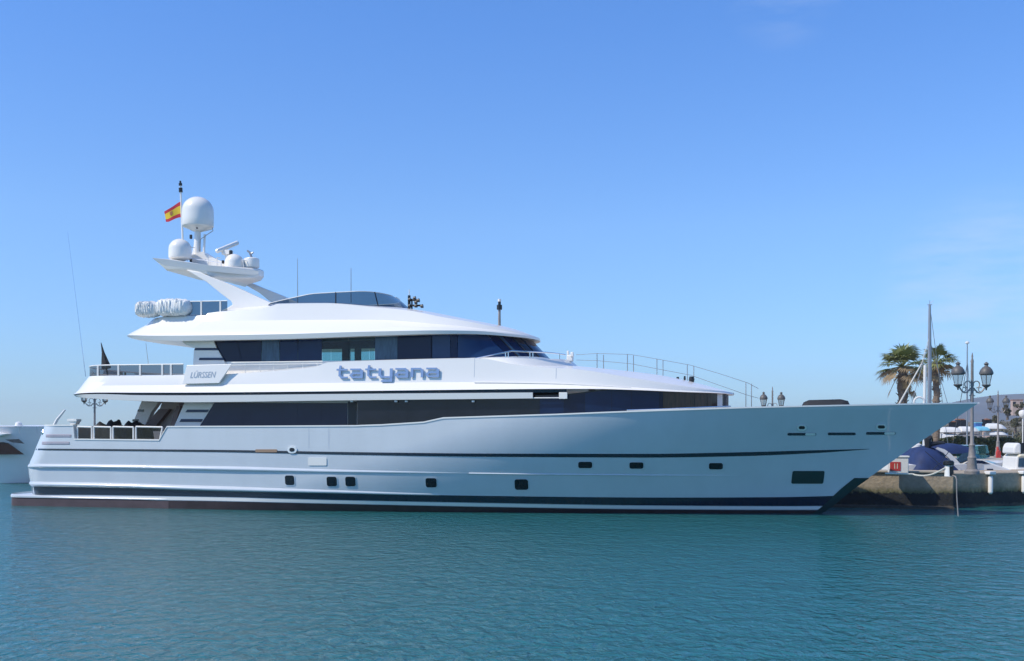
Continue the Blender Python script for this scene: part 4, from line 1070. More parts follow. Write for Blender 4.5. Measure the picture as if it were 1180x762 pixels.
# fenders hung on the dark face
fd = (far - R1).normalized(); fn = Vector((fd.y, -fd.x, 0))
prot = None
for px, lab in ((1139, 'pale blue-white fender on the dark quay face, nearest the lamp post'), (1177.5, 'pale blue-white fender on the dark quay face, at the right edge')):
    # intersect pixel column with the face
    d = ray(px, 560); t = 0
    A = np.array([[d.x, -fd.x], [d.y, -fd.y]]); bb = np.array([q0.x, q0.y]); tt = np.linalg.solve(A, bb); p = Vector((d.x * tt[0], d.y * tt[0], 0)) + fn * 0.13
    if prot is None:
        prot = thing('fender', lab, 'fender', p, math.atan2(fd.y, fd.x), 'fenders on the quay face')
        mb = MB(); mb.tube([(0, 0, 0.62), (0, 0, 0.70), (0, 0, 1.44), (0, 0, 1.52)], [0.06, 0.12, 0.12, 0.08], 12); mb.build('fender_body', M['whitepl'], prot)
        mb = MB(); mb.box((0, 0.02, 1.66), (0.42, 0.36, 0.16)); mb.build('fender_bracket', M['whitepl'], prot, bevel=0.03)
    else:
        c = copy_tree(prot); c.location = p; tag(c, lab)
# promenade and land beyond
mb = MB(); slab([(-31.0, 74.5), (8, 75), (40, 76), (130, 84), (400, 120), (900, 700), (-20, 700), (-31.0, 130)], -2, QZ, mb)
tag(mb.build('promenade', M['paving'], None, smooth=False), kind='structure')
from mathutils import noise as NZ
def hillmesh(x0, x1, y0, y1, fn, n=60, k=40):
    mbs = MB(); mbs.grid([[(lerp(x0, x1, i / n), lerp(y0, y1, j / k), fn(lerp(x0, x1, i / n), lerp(y0, y1, j / k), j / k)) for i in range(n + 1)] for j in range(k + 1)]); return mbs
scrub = mat('hazed_hill_scrub', (0.085, 0.105, 0.125), 0.95, col2=(0.14, 0.135, 0.125), vscale=0.006, bump=0.0)  # scrub colour with the blue-grey of distant haze mixed in
scrub2 = mat('near_scrub', (0.085, 0.085, 0.05), 0.95, col2=(0.20, 0.165, 0.125), vscale=0.02)
def h1(x, y, v):
    u = (x - 300) / 560; r = 62 * clamp(u) ** 0.7 + max(0, x - 860) * 0.11
    return -2 + (r * (1 + 0.22 * NZ.noise(Vector((x * 0.004, y * 0.003, 0)))) + 5 * NZ.noise(Vector((x * 0.02, y * 0.02, 3)))) * math.sin(min(1, v * 1.4) * math.pi / 2)
tag(hillmesh(350, 2600, 1300, 2500, h1).build('hills', scrub), kind='structure')
def h2(x, y, v):
    u = clamp((x - 90) / 90); return 1.5 + (7.0 * u ** 0.7 + 2.0 * NZ.noise(Vector((x * 0.03, y * 0.03, 1)))) * math.sin(min(1, v * 1.3) * math.pi / 2)
tag(hillmesh(95, 420, 210, 420, h2).build('hillside', scrub2), kind='structure')

# ---- street lamps
def lamp_parts(root):
    mb = MB(); mb.lathe((0, 0, 0), [(0.34, 0), (0.34, 0.14), (0.24, 0.24), (0.19, 0.7), (0.21, 0.78), (0.16, 0.86), (0.13, 1.3), (0.15, 1.36), (0.09, 1.45), (0.075, 2.6), (0.06, 5.25), (0.075, 5.3), (0.035, 5.45), (0.045, 5.55), (0.01, 5.72)], 14)
    post = mb.build('post', M['lamppost'], root)
    for sd in (-1, 1):
        mb = MB(); P = []
        for i in range(13):
            t = i / 12; P.append((sd * (0.08 + 0.62 * t), 0, 4.05 - 0.28 * math.sin(t * math.pi) + 0.12 * t))
        mb.tube(P, 0.035, 6)
        Q = [(sd * (0.22 + 0.16 * math.cos(a)), 0, 4.22 + 0.16 * math.sin(a)) for a in np.linspace(-1.5, 3.6, 16)]; mb.tube(Q, 0.026, 6)
        Q = [(sd * (0.42 + 0.10 * math.cos(a)), 0, 3.98 + 0.10 * math.sin(a)) for a in np.linspace(1.0, 6.0, 14)]; mb.tube(Q, 0.022, 6)
        Q = [(sd * (0.12 + 0.10 * math.cos(a)), 0, 3.82 + 0.13 * math.sin(a)) for a in np.linspace(0, 5.0, 14)]; mb.tube(Q, 0.022, 6)
        mb.build('bracket', M['lampscroll'], root)
        mb = MB(); x = sd * 0.72; z = 4.05
        mb.lathe((x, 0, z), [(0.03, -0.1), (0.05, 0.02), (0.17, 0.10), (0.20, 0.14), (0.20, 0.17), (0.05, 0.18)], 12)
        mb.lathe((x, 0, z), [(0.26, 0.62), (0.31, 0.66), (0.32, 0.72), (0.27, 0.86), (0.18, 0.98), (0.09, 1.03), (0.07, 1.09), (0.12, 1.14), (0.10, 1.17), (0.02, 1.24)], 14)
        for q in range(6):
            w = q * math.pi / 3; mb.tube([(x + 0.17 * math.cos(w), 0.17 * math.sin(w), z + 0.16), (x + 0.28 * math.cos(w), 0.28 * math.sin(w), z + 0.64)], 0.014, 4)
        lan = mb.build('lantern', M['lampiron'], root)
        mb = MB(); n = 6
        mb.grid([[(x + r * math.cos(i * math.pi / 3), r * math.sin(i * math.pi / 3), z + dz) for i in range(7)] for r, dz in ((0.16, 0.17), (0.27, 0.63))]); mb.build('lantern_pane', M['lantern'], lan, smooth=False)
lamp0 = thing('street_lamp', 'tall near street lamp with two lanterns, standing on the dark quay beside the bow', 'street lamp', at_height(1120, 546.5, QZ - 0.02), 0.15, 'twin lantern street lamps')
lamp_parts(lamp0)
for px, D, lab, rz in ((1150, 92.0, 'street lamp with a red box at its foot, beyond the hedge line', 0.1), (890, 86.0, 'street lamp whose twin lanterns show just above the yacht foredeck', 0.1), (109, 79.0, 'street lamp seen under the aft overhang of the yacht', 0.3)):
    c = copy_tree(lamp0); p = at_depth(px, 503, D); c.location = (p.x, p.y, QZ); c.rotation_euler = (0, 0, rz); c.scale = (1, 1, 1); tag(c, lab)
# red box at the second lamp
p = at_depth(1150.5, 503, 91.3); mb = MB(); mb.box((0, 0, 0.38), (0.55, 0.4, 0.76)); mb.lathe((0, 0, 0.76), [(0.24, 0), (0.2, 0.14), (0.06, 0.22)], 12); mb.tube([(-0.1, 0, 0.7), (-0.1, 0, 1.3)], 0.16, 8)
o = mb.build('fire_hydrant', M['red'], None, bevel=0.03); o.scale = (0.62, 0.62, 0.72); o.location = (p.x, p.y, QZ); tag(o, 'small red hydrant at the foot of the second street lamp', 'hydrant')

# ---- bollard with mooring rope, power pedestal
p = at_height(1093, 549.0, QZ + 0.09); bo = thing('bollard', 'dark-capped white bollard on the end of the sunlit quay block', 'bollard', p)
mb = MB(); mb.lathe((0, 0, 0), [(0.17, 0), (0.16, 0.05), (0.15, 0.40), (0.15, 0.46)], 18); mb.build('bollard_post', M['whitepl'], bo)
mb = MB(); mb.lathe((0, 0, 0.455), [(0.19, 0), (0.22, 0.04), (0.22, 0.15), (0.17, 0.20), (0.03, 0.22)], 18); mb.box((0.06, -0.10, 0.22), (0.16, 0.14, 0.40)); mb.build('bollard_cap', M['black'], bo)
A1 = p + Vector((-0.15, -0.05, 0.35)); B1 = at_height(1052, 547, QZ + 0.10) ; P = [A1.lerp(B1, t) - Vector((0, 0, 0.16 * math.sin(math.pi * t))) for t in np.linspace(0, 1, 14)]
P[-1].z = QZ + 0.12
B2 = B1 + Vector((-1.2, 0.1, 0.03)); P += [B1.lerp(B2, t) + Vector((0, 0.12 * math.sin(t * 5), 0.02)) for t in (0.4, 0.7, 1.0)]
mb = MB(); mb.tube(P, 0.035, 6); tag(mb.build('mooring_rope', M['rope']), 'white rope slack from the bollard along the quay edge', 'rope', 'mooring lines')
P = [p + Vector((0.10, -0.14, 0.05)), p + Vector((0.13, -0.42, 0.0)), p + Vector((0.14, -0.48, -0.12)), p + Vector((0.15, -0.48, -0.8)), p + Vector((0.17, -0.50, -1.2)), p + Vector((0.19, -0.53, -1.62))]
mb = MB(); mb.tube(P, 0.026, 6); tag(mb.build('mooring_rope', M['lamppost']), 'thick rope hanging down the quay corner from the bollard into the water', 'rope', 'mooring lines')
pd = thing('dock_pedestal', 'white service pedestal with a red panel, at the left end of the quay top', 'pedestal', at_height(1036, 545.6, QZ + 0.0), -YAW)
mb = MB(); mb.box((0.0, 0.35, 0.36), (0.86, 0.7, 0.72)); mb.box((0.02, 0.35, 0.78), (0.92, 0.76, 0.10)); mb.build('pedestal_body', M['whitepl'], pd, bevel=0.03)
mb = MB(); mb.box((-0.17, -0.012, 0.33), (0.48, 0.02, 0.42)); pn = mb.build('red_panel', M['red'], pd)
mb = MB()
for x in (-0.20, -0.08): mb.box((x, -0.026, 0.34), (0.035, 0.006, 0.24))
mb.build('panel_marks', M['cream'], pn)
mb = MB(); mb.tube([(-0.12, 0.35, 0.83), (-0.12, 0.35, 0.99)], [0.10, 0.06], 10); mb.build('pedestal_lamp', M['whitepl'], pd)

# ---- motor boat with blue canvas, behind the pier
D0 = 57.5
bp = at_depth(1098, 503, D0); bp.z = 0
bt = thing('motor_boat', 'white motor boat under dark blue canvas, moored behind the quay', 'motor boat', bp, rad(4))
def bl(px, py, dy=0.0):                          # image point to the boat's own frame
    w = at_depth(px, py, D0 + dy); v = w - bp; c, s = math.cos(-rad(4)), math.sin(-rad(4)); return (v.x * c - v.y * s, v.x * s + v.y * c, v.z)
# hull
x0, x1 = bl(1040, 540)[0], bl(1172, 545)[0]; mb = MB(); N = 30
for side in (-1, 1):
    g = []
    for v in (0.0, 0.35, 0.7, 1.0):
        row = []
        for i in range(N + 1):
            t = i / N; b = 1.75 * (1 - max(0, (t - 0.45) / 0.55) ** 2.2) * (0.80 + 0.2 * v); sheer = 1.95 + 0.10 * t; x = lerp(x0, x1 - (1 - v) * 1.0, t)
            row.append((x, side * b + 1.2, lerp(-0.3, sheer, v)))
        g.append(row)
    g.append([(p[0], 1.2, p[2] + 0.12) for p in g[-1]])
    mb.grid(g)
mb.add([(x0, 1.2 + 1.4, -0.3), (x0, 1.2 - 1.4, -0.3), (x0, 1.2 - 1.75, 1.95), (x0, 1.2 + 1.75, 1.95)], [(0, 1, 2, 3)])
bh = mb.build('hull', M['whitepl'], bt, ang=40, weld=True)
for px in (1139,):
    q = bl(px, 542); mb = MB(); mb.box((q[0], -0.30, q[2]), (0.34, 0.06, 0.16)); mb.build('porthole', M['glass'], bh, bevel=0.02)
# canvas: aft cockpit tent and bimini, lofted between a near and a far profile
def tent(name, prof, base, m, w=1.55, parent=bt):
    mbs = MB(); n = len(prof); rows = []
    for yk, hk in ((-1.0, 0.0), (-0.97, 0.35), (-0.86, 0.78), (-0.62, 0.97), (0.0, 1.03), (0.62, 0.97), (0.97, 0.35), (1.0, 0.0)):
        rows.append([(bl(px, py)[0], 1.2 + yk * w, lerp(bl(px, by)[2], bl(px, py)[2], hk) + 0.025 * math.sin(i * 2.1 + yk * 5)) for i, ((px, py), by) in enumerate(zip(prof, base))])
    mbs.grid(rows); return mbs.build(name, m, parent, ang=70, subs=1)
tent('cockpit_cover', [(1044.5, 541), (1049, 530), (1054, 519), (1062, 515.2), (1072, 514.6), (1080, 518), (1088, 524), (1096, 534), (1101, 540)], [553] * 9, M['bluecanvas'], 2.12)
tent('bimini', [(1076, 515.5), (1084, 512.2), (1096, 510.6), (1108, 511.2), (1118, 513.2), (1124, 517)], [521, 522, 523, 523, 523, 523], M['bluecanvas'], 1.4)
# radar bow (white curved arch) on both sides
for sd, dy in ((-1, -0.45), (1, 2.85)):
    mb = MB(); pts = [(1075, 515.4), (1083, 517.8), (1090, 522.6), (1097, 529.5), (1103, 536)]; g = []
    up = [bl(x, y) for x, y in pts]; dn = [bl(x - 1.5, y + 2.0 + i * 1.9) for i, (x, y) in enumerate(pts)]
    for yy in (dy - 0.06, dy + 0.06): g.append([(a[0], yy, a[2]) for a in up]); g.append([(a[0], yy, a[2]) for a in dn])
    mb.grid([g[0], g[1], g[3], g[2], g[0]]); mb.build('arch', M['whitepl'], bt, ang=40)
# windscreen side and front
mb = MB(); q = [bl(*p) for p in ((1098, 531), (1106, 522.5), (1122, 519.5), (1117, 527), (1104, 532.5))]; mb.add([(a[0], -0.32, a[2]) for a in q] + [(a[0], 2.7, a[2]) for a in q], [(0, 1, 2, 3, 4), (9, 8, 7, 6, 5)]); mb.build('side_screen', M['curtain'], bt, smooth=False)
mb = MB(); q = [bl(*p) for p in ((1127, 514), (1137, 513), (1140, 527), (1131, 529))]; mb.prism([(a[0], a[2]) for a in q], -0.2, 2.6); mb.build('windscreen', M['clear'], bt, smooth=False)
mb = MB(); q = [bl(*p) for p in ((1104, 536), (1118, 530), (1131, 530), (1143, 534), (1170, 543), (1170, 549), (1096, 549))]; mb.prism([(a[0], a[2]) for a in q], -0.25, 2.65); mb.build('cabin', M['whitepl'], bt, smooth=False, bevel=0.08)
mb = MB(); q = [bl(*p) for p in ((1107, 535.2), (1119, 530.6), (1130, 530.6), (1139, 534.4))]; mb.prism([(a[0], a[2]) for a in q], -0.27, -0.24); mb.build('cabin_window', M['glass'], bt, smooth=False)
mb = MB(); a = bl(1066, 513.2); mb.lathe((a[0], 1.2, a[2] - 0.1), [(0.02, -0.25), (0.30, -0.24), (0.33, -0.05), (0.30, 0.12), (0.15, 0.2), (0.01, 0.22)], 18); mb.build('radome', M['whitepl'], bt)
mb = MB(); a = bl(1066, 516); mb.tube([(a[0], 1.2, a[2] - 0.3), (a[0], 1.2, a[2] + 0.1)], 0.08, 8); mb.build('radome_post', M['whitepl'], bt)
mb = MB(); a, b = bl(1074, 512), bl(1074, 503.5); mb.tube([(a[0], 0.6, a[2] - 0.4), (a[0], 0.6, lerp(a[2], b[2], 0.7)), (a[0] + 0.2, 0.6, b[2])], [0.12, 0.2, 0.1], 8); mb.tube([(a[0] + 0.1, 0.6, a[2]), (a[0] + 0.9, 0.6, a[2] + 0.05)], 0.13, 8); mb.build('fishing_chair', M['darkcanvas'], bt)
mb = MB()
for (xa, ya), (xb, yb_) in (((1057, 520), (1085, 545)), ((1085, 520), (1060, 545))):
    a, b = bl(xa, ya), bl(xb, yb_); mb.tube([(a[0], -0.80, a[2]), ((a[0] + b[0]) / 2, -0.95, (a[2] + b[2]) / 2 - 0.03), (b[0], -0.96, b[2])], 0.02, 5)
mb.build('canvas_seam', M['navy'], bt)

# ---- sailing boats whose masts show above the bow
def sail_boat(name, label, px, D, ytop, r, extra):
    b0 = at_depth(px, 503, D); b0.z = 0; ht = at_depth(px, ytop, D).z
    s = thing(name, label, 'sailing boat', b0, rad(80), 'sailing boats behind the bow')
    mbs = MB(); N = 20; Lh = 9.0
    for side in (-1, 1):
        g = []
        for v in (0, 0.5, 1.0):
            g.append([(lerp(-Lh / 2, Lh / 2, i / N), side * 1.35 * (math.sin(math.pi * clamp(0.18 + 0.82 * i / N)) ** 0.7) * (0.55 + 0.45 * v), lerp(-0.3, 1.05 + 0.15 * i / N, v)) for i in range(N + 1)])
        g.append([(p[0], 0, p[2] + 0.1) for p in g[-1]]); mbs.grid(g)
    mbs.build('hull', M['whitepl'], s, ang=50, weld=True)
    mbs = MB(); mbs.tube([(0.5, 0, 1.0), (0.5, 0, ht * 0.72), (0.5, 0, ht)], [r, r * 0.95, r * 0.55], 10); mast = mbs.build('mast', M['alu'], s)
    extra(s, mast, ht, D); return s
def ex1(s, mast, ht, D):
    k = D / F; mb = MB(); mb.tube([(0.5, 0, ht), (0.5, 0, ht + 0.28)], 0.015, 5); mb.tube([(0.5, 0.0, ht + 0.1), (0.5, -0.22, ht + 0.25)], 0.012, 5); mb.tube([(0.5, 0.14, ht + 0.02), (0.5, -0.14, ht + 0.02)], 0.02, 5); mb.build('masthead', M['alu'], mast)
    mb = MB()
    for a, b in (((0.5, 0, ht * 0.82), (-3.8, 0.9, 1.2)), ((0.5, 0, ht), (4.0, -2.0, 1.2)), ((0.5, 0, ht * 0.82), (0.5, 1.1, ht * 0.45)), ((0.5, 0, ht * 0.82), (0.5, -1.1, ht * 0.45))):
        mb.tube([a, b], 0.016, 4)
    mb.tube([(0.5, -0.95, ht * 0.47), (0.5, 0.95, ht * 0.47)], 0.03, 5)
    mb.build('rigging', M['alu'], s)
    mb = MB(); mb.tube([(-0.2, 0.45, 1.0), (-0.1, 0.36, at_depth(1069, 421, D).z)], [0.11, 0.09], 8); mb.build('furled_sail_tube', M['whitepl'], s)
    mb = MB(); mb.tube([(-1.4, 2.6, at_depth(1048, 464, D).z - 1.2), (-0.6, 0.65, at_depth(1062, 420, D).z), ], [0.055, 0.04], 7); mb.tube([(-0.6, 0.65, at_depth(1062, 420, D).z), (0.3, 0.1, ht * 0.82)], [0.02, 0.012], 5); mb.build('furled_jib', M['rope'], s)
    mb = MB(); P = [(-1.0, 0.85 + 0.28 * math.cos(a), at_depth(1062, 464, D).z + 0.28 * math.sin(a)) for a in np.linspace(0, 2 * math.pi, 19)]; mb.tube(P, 0.06, 7); mb.build('life_ring', M['whitepl'], s)
    mb = MB(); mb.box((-1.0, 0.85, at_depth(1062, 464, D).z / 2 + 0.3), (0.06, 0.06, at_depth(1062, 464, D).z - 0.8)); mb.build('stern_post', M['alu'], s)
sail_boat('sailing_boat', 'sailing boat with the tallest thick mast, in front of the two palms', 1073, 63.0, 350.5, 0.122, ex1)
def ex2(s, mast, ht, D):
    mb = MB(); mb.lathe((0.5, 0, ht - 0.04), [(0.03, 0), (0.13, 0.04), (0.13, 0.12), (0.02, 0.18)], 10); mb.build('masthead_light', M['whitepl'], mast)
    mb = MB(); mb.tube([(0.5, 0, ht * 0.86), (-1.5, 1.6, 1.2)], 0.02, 4); mb.tube([(0.5, 0, ht * 0.9), (1.5, -0.8, 1.2)], 0.014, 4); mb.build('rigging', M['black'], s)
sail_boat('sailing_boat', 'sailing boat with a thin white-tipped mast, beside the near street lamp', 1116.5, 69.0, 395, 0.055, ex2)

# ---- palms
def palm(label, px, D, ycrown, rpx, seed, tr, sparse):
    rnd = random.Random(seed); b = at_depth(px, 503, D); zc = at_depth(px, ycrown, D).z - QZ; R = rpx * D / F
    root = thing('fan_palm', label, 'palm', (b.x, b.y, QZ), 0, 'palms beyond the bow')
    mbs = MB(); P = [(0.04 * math.sin(i), 0.03 * math.cos(i * 1.7), zc * i / 30) for i in range(31)]
    mbs.tube(P, [tr * (1.15 if i < 3 else 1.0) * (1 + 0.10 * math.sin(i * 2.2) + rnd.uniform(-0.07, 0.07)) for i in range(31)], 10)
    for i in range(60):                          # old leaf bases
        w = rnd.uniform(0, 6.28); z = zc * rnd.uniform(0.45, 1.0); d = Vector((math.cos(w), math.sin(w), 0)); a = Vector((0, 0, z)) + d * tr * 0.8
        mbs.tube([a, a + d * rnd.uniform(0.15, 0.3) + Vector((0, 0, rnd.uniform(0.05, 0.25)))], [0.07, 0.02], 4)
    mbs.build('trunk', M['trunk'], root)
    def frond(mbs, el, az, L, droop, fan):
        d = Vector((math.cos(el) * math.cos(az), math.cos(el) * math.sin(az), math.sin(el))); side = Vector((-math.sin(az), math.cos(az), 0)); P = []
        for i in range(7):
            t = i / 6; P.append(Vector((0, 0, zc)) + d * (L * t) - Vector((0, 0, droop * L * t * t)))
        mbs.tube(P, [0.035, 0.033, 0.03, 0.028, 0.025, 0.02, 0.015], 4)
        c = P[5]; dd = (P[6] - P[4]).normalized(); nrm = dd.cross(side).normalized(); nl = 17
        for j in range(nl):
            a = lerp(-1.75, 1.75, j / (nl - 1)) + rnd.uniform(-0.05, 0.05); l = fan * (0.72 + 0.28 * math.cos(a * 0.8)) * rnd.uniform(0.85, 1.1)
            v = (dd * math.cos(a) + side * math.sin(a)).normalized(); w = v.cross(nrm).normalized() * (0.045 * fan + 0.01); m1 = c + v * l * 0.55 + nrm * 0.03; e = c + v * l - Vector((0, 0, rnd.uniform(0.15, 0.5) * l * 0.6))
            mbs.add([c, m1 + w, e, m1 - w], [(0, 1, 2, 3)])
    gm, om = MB(), MB()
    for i in range(int(34 * sparse)):
        el = rnd.uniform(-0.15, 1.45); az = rnd.uniform(0, 6.28); frond(gm, el, az, R * rnd.uniform(0.52, 0.72), 0.10 + 0.22 * rnd.random(), R * 0.48)
    for i in range(int(13 * sparse)):
        el = rnd.uniform(-0.35, 0.3); az = rnd.uniform(0, 6.28); frond(om, el, az, R * rnd.uniform(0.5, 0.78), 0.30 + 0.3 * rnd.random(), R * 0.42)
    for i in range(4):
        frond(om, rnd.uniform(-1.25, -0.9), rnd.uniform(0, 6.28), R * rnd.uniform(0.6, 1.0), 0.2, R * 0.3)
    gm.build('crown', M['frond'], root, smooth=False); om.build('dry_fronds', M['frondold'], root, smooth=False)
palm('nearer fan palm with a thick shaggy trunk and dry skirt, left of the tall mast', 1040, 86, 423, 34, 4, 0.36, 1.0)
palm('thinner-crowned fan palm behind the tall mast, right of the shaggy palm', 1079, 98, 418, 27, 15, 0.28, 0.95)

# ---- leafy things
def leaves(mbs, n, fn, size, rnd):
    for i in range(n):
        c = Vector(fn(rnd)); a = Vector((rnd.gauss(0, 1), rnd.gauss(0, 1), rnd.gauss(0, 1))).normalized(); b = a.orthogonal().normalized(); s = size * rnd.uniform(0.6, 1.3); c2 = a.cross(b)
        mbs.add([c + b * s, c + c2 * s * 0.5, c - b * s, c - c2 * s * 0.5], [(0, 1, 2, 3)])
rnd = random.Random(21)
h0 = at_depth(1060, 503, 99); h1_ = at_depth(1200, 503, 101)
def hedge_fn(r):
    t = r.random(); u = r.random(); x = lerp(h0.x, h1_.x, t); top = 1.72 + 0.3 * NZ.noise(Vector((x * 0.7, 0, 2))) ; z = top * u ** 0.6
    return (x, lerp(h0.y, h1_.y, t) + r.uniform(-0.7, 0.7) * (1.05 - 0.3 * u), QZ + z)
mb = MB(); leaves(mb, 6500, hedge_fn, 0.14, rnd)
slab([(h0.x, h0.y - 0.35), (h1_.x, h1_.y - 0.35), (h1_.x, h1_.y + 0.4), (h0.x, h0.y + 0.4)], QZ, QZ + 1.38, mb)
tag(mb.build('hedge', M['hedge'], None, smooth=False), 'clipped dark green hedge behind the blue-covered boat, below the stacked dinghies', 'hedge')
def tree(px, D, ybase, ytop, wpx, lab, seed):
    r = random.Random(seed); k = D / F; b = at_depth(px, ybase, D); ht = (ybase - ytop) * k; w = wpx * k / 2
    root = thing('tree', lab, 'tree', b, 0, 'trees on the slope')
    m = MB(); m.tube([(0, 0, -0.6), (0.05, 0, ht * 0.3), (0, 0.05, ht * 0.6)], [0.22, 0.16, 0.06], 6)
    for q in range(4): m.tube([(0, 0, ht * 0.32), (w * 0.5 * math.cos(q * 1.6), w * 0.5 * math.sin(q * 1.6), ht * 0.65)], [0.09, 0.03], 5)
    m.build('trunk', M['trunk'], root)
    cl = [(r.uniform(-0.6, 0.6) * w, r.uniform(-0.6, 0.6) * w, ht * r.uniform(0.16, 0.82), r.uniform(0.28, 0.5) * w) for _ in range(9)]
    def fn(rr):
        c = rr.choice(cl); d = Vector((rr.gauss(0, 1), rr.gauss(0, 1), rr.gauss(0, 1))).normalized() * c[3] * rr.random() ** 0.4; return (c[0] + d.x, c[1] + d.y, c[2] + d.z * 0.8)
    m = MB(); leaves(m, 900, fn, 0.05 * w + 0.12, r); m.build('crown', M['leaf'], root, smooth=False)
tree(1161, 190, 480, 465, 13, 'round olive-brown tree on the slope, just right of the far twin lamp', 31)
tree(1176, 200, 482, 462, 14, 'tall rounded tree on the slope at the right edge, above the white globe lamp', 32)
tree(1146, 205, 489, 478, 12, 'low green tree on the slope, behind the far lamp post', 33)
tree(1170, 175, 495, 481, 15, 'brown bushy tree on the slope, left of the globe lamp stem', 34)
tree(1138, 230, 491, 482, 9, 'small green tree on the slope, left of the far lamp post', 35)

rs = random.Random(77); mb = MB(); clumps = []
for _ in range(150):
    D_ = rs.uniform(170, 330); w_ = at_depth(rs.uniform(1085, 1215), 503, D_); clumps.append((w_.x, D_, rs.uniform(0.8, 2.4)))
def scrub_fn(r):
    c = r.choice(clumps); d = Vector((r.gauss(0, 1), r.gauss(0, 1), abs(r.gauss(0, 1)))).normalized() * c[2] * r.random() ** 0.4
    x, y = c[0] + d.x * 1.6, c[1] + d.y; return (x, y, h2(x, y, clamp((y - 210) / 210)) + d.z)
leaves(mb, 9000, scrub_fn, 0.34, rs)
tag(mb.build('scrub', M['leaf'], None, smooth=False), kind='stuff')

# ---- stacked dinghies on the hard
def dinghy(c, L, H, m, lab, rz=0.0, wid=1.5):
    root = thing('dinghy', lab, 'dinghy', c, rz, 'stacked dinghies behind the hedge'); mbs = MB(); N = 18; g = []
    for (yk, zk) in ((-1, 0.0), (-0.95, 0.45), (-0.7, 0.85), (0, 1.0), (0.7, 0.85), (0.95, 0.45), (1, 0.0)):
        g.append([(lerp(-L / 2, L / 2, i / N) + (0.5 * zk * (1 - i / N) ** 2), yk * wid / 2 * (0.08 + 0.92 * math.sin(math.pi / 2 * clamp(2.4 * i / N)) ** 0.7), H * zk * (0.62 + 0.38 * math.sin(math.pi / 2 * clamp(0.1 + 1.6 * i / N)))) for i in range(N + 1)])
    mbs.grid(g); n = len(g)
    mbs.add([r[-1] for r in g], [tuple(range(n))]); mbs.add([r[0] for r in g], [tuple(range(n))]); mbs.add([p for r in (g[0], g[-1][::-1]) for p in r], [tuple(range(2 * (N + 1)))])
    mbs.build('dinghy_hull', m, root, ang=50, weld=True)
    mbs = MB(); mbs.box((0, 0, -0.06), (L * 0.96, wid * 0.9, 0.07)); mbs.build('gunwale', M['lamppost'], root)
def hard(px, py, D): return at_depth(px, py, D)
sp = 118 / F
for px, py, w, hpx, m_, lab in ((1098, 498.2, 26, 6.0, 'whitepl', 'white upturned dinghy on the upper tier, leftmost behind the bow tip'), (1118, 497.4, 24, 5.8, 'whitepl', 'white upturned dinghy on the upper tier, right behind the near lamp post'),
                             (1134, 496.4, 17, 5.0, 'aqua', 'pale blue covered dinghy between the white ones on the upper tier'), (1149, 494.2, 22, 6.2, 'whitepl', 'highest white upturned dinghy, just left of the far lamp post'),
                             (1097, 505.0, 28, 5.4, 'whitepl', 'white upturned dinghy on the lower tier, under the leftmost upper one'), (1120, 504.4, 26, 5.0, 'lamppost', 'grey dinghy on the lower tier behind the near lamp post'), (1150, 501.4, 24, 5.0, 'whitepl', 'white upturned dinghy on the lower tier by the far lamp post')):
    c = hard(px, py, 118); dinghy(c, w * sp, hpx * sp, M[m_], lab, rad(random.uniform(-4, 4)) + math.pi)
rk = thing('boat_rack', 'grey steel rack that carries the two tiers of dinghies', 'rack', at_depth(1122, 503, 118.0) * 1.0)
rk.location.z = QZ; mb = MB(); xa, xb = at_depth(1082, 503, 118).x - rk.location.x, at_depth(1164, 503, 118).x - rk.location.x
zt1_, zt2_ = at_depth(1120, 499.0, 118).z - QZ - 0.12, at_depth(1120, 505.6, 118).z - QZ - 0.12
for yy in (-0.6, 0.6):
    for i in range(6): x = lerp(xa, xb, i / 5); mb.box((x, yy, (zt1_ - 0.02) / 2 + 0.1), (0.08, 0.08, zt1_ - 0.02 + 0.2))
    mb.box(((xa + xb) / 2, yy, zt2_ - 0.05), (xb - xa, 0.07, 0.08)); mb.box(((xa + xb) / 2, yy, zt1_ - 0.15), (xb - xa, 0.07, 0.08))
mb.build('rack_frame', M['alu'], rk, smooth=False)

# ---- buildings on the slope, blue truck body, globe lamp
def house_(px, D, ybase, w, h, m, roofm, lab, pitched):
    k = D / F; b = at_depth(px, ybase, D); W, H = w * k, h * k
    root = thing('house', lab, 'house', b, rad(-8)); mb = MB(); mb.box((0, W * 0.4, H / 2 - 1), (W, W * 0.8, H + 2)); wl = mb.build('wall', m, root, smooth=False)
    mb = MB()
    if pitched: mb.prism([(-W * 0.56, H), (W * 0.56, H), (0, H + W * 0.24)], -0.3, W * 0.8 + 0.3)
    else: mb.box((0, W * 0.4, H + 0.12), (W * 1.04, W * 0.84, 0.24))
    mb.build('roof', roofm, root, smooth=False)
    nf = max(1, int(H / 2.6))
    for fl_ in range(nf):
        for i in range(max(2, int(W / 2.4))):
            mb = MB(); mb.box((lerp(-W * 0.36, W * 0.36, i / max(1, int(W / 2.4) - 1)), -0.02, H * (fl_ + 0.55) / nf), (0.8, 0.06, 1.1)); mb.build('window', M['glass3'], root, smooth=False)
house_(1107, 170, 492.5, 8.5, 8, M['wall'], M['roof'], 'small beige house seen just below the yacht bow tip', False)
house_(1137, 180, 490.5, 7, 6.5, M['wall2'], M['roof'], 'pinkish house with a tiled roof, left of the far lamp post', True)
house_(1098.5, 160, 492.5, 6, 6, M['wall2'], M['roof'], 'low pinkish house touching the underside of the bow', True)
house_(1173, 300, 470.5, 11, 9, M['wall2'], M['roof'], 'reddish house high on the slope at the right edge', False)
k = 140 / F; b = at_depth(1127.5, 494.5, 140); tr = thing('container', 'small bright blue container above the dinghies, right of the near lamp post', 'container', b)
mb = MB(); mb.box((0, 0.6, 3.2 * k), (7.5 * k, 1.4, 7.4 * k)); mb.build('container_body', M['bluebox'], tr, smooth=False, bevel=0.03)
